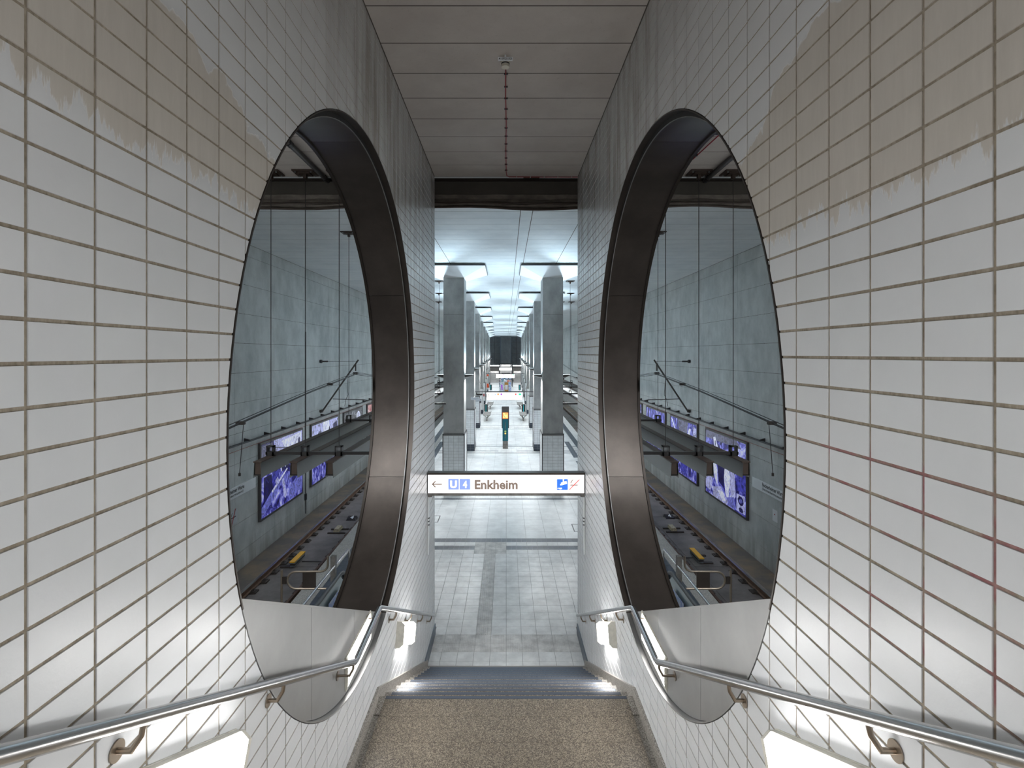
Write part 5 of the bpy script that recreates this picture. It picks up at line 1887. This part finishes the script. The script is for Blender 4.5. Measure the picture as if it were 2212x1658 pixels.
MB().box(HR - .006, HR, 15.62, 15.90, -5.05, -4.70).build('sheet', M['paper'], t)
MB().box(HR - .008, HR - .006, 15.75, 15.80, -4.86, -4.82).build('red_print', M['red'], t)

# vertical expansion joint pipe with box on the left wall
t = thing('wall_pipe', 'thin vertical conduit with a small box between the left wall posters', 'conduit', (HL, 21.3, -6))
MB().tube([(HL + .03, 21.32, 0.9), (HL + .03, 21.32, -6.5)], .018, 6).build('pipe', M['tray'], t)
MB().box(HL, HL + .06, 21.26, 21.38, -5.95, -5.70).build('junction_box', M['tray'], t)

# ---------------------------------------------------------------- escalators and barriers beside the stairwell
def escalator(s, nm):
    t = thing('escalator', 'escalator with black rubber handrail seen below the %s round opening' % nm, 'escalator', (s * 2.75, 10, FLOOR))
    xo, xi = 3.44, 2.12
    # balustrades: level foot from Y=11 to 8.6, then rising towards the camera
    def line(y):
        return -4.55 if y > 8.3 else -4.55 + (8.3 - y) * 0.577
    for x in (xo, xi):
        X = s * x
        ys = [11.0, 8.3, 2.0]
        side = MB()
        pol = [(X, 10.95, FLOOR + .08), (X, 11.05, -5.0), (X, 11.02, -4.75), (X, 10.85, -4.62), (X, 8.3, -4.62), (X, 2.0, line(2.0) - .07), (X, 2.0, line(2.0) - 1.1), (X, 8.3, FLOOR + .02)]
        side.prism(pol, (s * .02, 0, 0))
        side.build('balustrade', M['glass'], t)
        MB().tube([(X + s * .01, 10.9, -5.05), (X + s * .01, 11.10, -4.92), (X + s * .01, 11.14, -4.76), (X + s * .01, 11.05, -4.62), (X + s * .01, 10.85, -4.565), (X + s * .01, 8.3, -4.565), (X + s * .01, 2.0, line(2.0) - .01)], .042, 12).build('rubber_handrail', M['rubber'], t, True)
        MB().box(*sorted((X - s * .05, X + s * .07)), 8.3, 11.2, FLOOR, FLOOR + .16).build('skirt', M['panel'], t)
    MB().box(*sorted((s * xo - s * .05, s * xo - s * .045)), 10.0, 10.75, -5.15, -4.78).build('sticker', M['sticker'], t)
    text('sticker_lettering', 'U U', M['signblue2'], (s * xo - s * .046, 10.1 if s < 0 else 10.65, -5.08), (0, 1 if s < 0 else -1, 0), (0, 0, 1), .5, .2, t, .003, .04)
    MB().box(*sorted((s * (xi + .06), s * (xo - .06))), 8.4, 11.2, FLOOR - .02, FLOOR + .012).build('comb_plate', M['escstep'], t)
    for k in range(18):
        y1 = 8.4 - k * .35
        z = FLOOR + .012 + k * .2
        MB().box(*sorted((s * (xi + .06), s * (xo - .06))), y1 - .36, y1, z - .2, z + .2).build('step', M['escstep'], t)
    for k, yy in enumerate((-0.6, 1.6, 3.6)):  # fill lights added out of view to brighten platform and reveals
        fz = 2.2
        q = thing('fill_strip_light', '%s added out-of-view fill strip over the %s escalator' % (('upper', 'middle', 'lower')[k], nm), 'ceiling light', (s * 2.9, yy, fz), 'added fill strips over the escalators')
        MB().box(*sorted((s * 2.75, s * 3.05)), yy - .75, yy + .75, fz, fz + .08).build('housing', M['lightgrey'], q)
        MB().box(*sorted((s * 2.80, s * 3.00)), yy - .72, yy + .72, fz - .03, fz).build('diffuser', M['strip'], q)
        for e_ in (-.5, .5):
            MB().tube([(s * 2.9, yy + e_, fz + .08), (s * 2.9, yy + e_, CEIL)], .01, 6).build('hanger', M['wire'], q)
    for k, yy in enumerate((2.5, 7.0)):  # more unseen fill lights, added to brighten track bed and walls
        fz = 1.4
        q = thing('fill_strip_light', '%s added out-of-view fill strip over the %s track before the stairs' % (('rear', 'front')[k], nm), 'ceiling light', (s * 6.3, yy, fz), 'added fill strips over the tracks')
        MB().box(*sorted((s * 6.15, s * 6.45)), yy - .9, yy + .9, fz, fz + .08).build('housing', M['lightgrey'], q)
        MB().box(*sorted((s * 6.18, s * 6.42)), yy - .87, yy + .87, fz - .05, fz).build('diffuser', M['strip'], q)
        for e_ in (-.5, .5):
            MB().tube([(s * 6.3, yy + e_, fz + .08), (s * 6.3, yy + e_, CEIL)], .01, 6).build('hanger', M['wire'], q)
    # barrier with gate hoop
    b = thing('barrier', 'steel tube barrier with brown plate beside the %s escalator foot' % nm, 'barrier', (s * 4.0, 11, FLOOR))
    Y = 11.0
    xp, xo_ = 3.63, 4.72
    MB().box(*sorted((s * (xp - .05), s * (xp + .05))), Y - .05, Y + .05, FLOOR, -4.24).build('main_post', M['pillarfoot'], b)
    MB().tube([(s * xo_, Y, FLOOR), (s * xo_, Y, -4.54)], .024, 12).build('end_post', M['bracket'], b, True)
    r = []
    def arc(cx, cz, rad, a0, a1, n=8):
        return [(s * (cx + rad * math.cos(math.radians(a0 + (a1 - a0) * i / n))), Y, cz + rad * math.sin(math.radians(a0 + (a1 - a0) * i / n))) for i in range(n + 1)]
    path = [(s * (xp + .12), Y, -4.25), (s * (xp + .12), Y, -4.40)] + arc(xp + .27, -4.42, .15, 180, 270)[1:] + [(s * (xo_ - .30), Y, -4.575)] + arc(xo_ - .30, -4.755, .18, 90, -90, 12)[1:] + [(s * (xp + .10), Y, -4.935)]
    MB().tube(path, .022, 12).build('hoop', M['bracket'], b, True)
    MB().box(*sorted((s * 4.00, s * 4.28)), Y - .008, Y + .008, -4.92, -4.59).build('plate', M['bronze'], b)
    MB().box(*sorted((s * 4.62, s * 4.72)), Y - .02, Y + .02, -4.83, -4.68).build('hinge', M['bronze'], b)
    hr = thing('platform_handrail', 'steel handrail running from the barrier beside the %s escalator' % nm, 'handrail', (s * 3.6, 10, FLOOR))
    MB().tube([(s * 3.60, 6.6, -4.46), (s * 3.60, 10.95, -4.44)], .024, 12).build('rail', M['steel'], hr, True)
    MB().tube([(s * 3.60, 11.06, -4.46), (s * 3.60, 11.92, -4.46), (s * 3.60, 11.98, -4.50), (s * 3.60, 12.0, -4.58), (s * 3.60, 12.0, FLOOR)], .024, 12).build('end_loop', M['steel'], hr, True)
    for y in (6.8, 9.0):
        MB().tube([(s * 3.6, y, FLOOR), (s * 3.6, y, -4.46)], .020, 10).build('post', M['steel'], hr, True)
escalator(-1, 'left')
escalator(1, 'right')
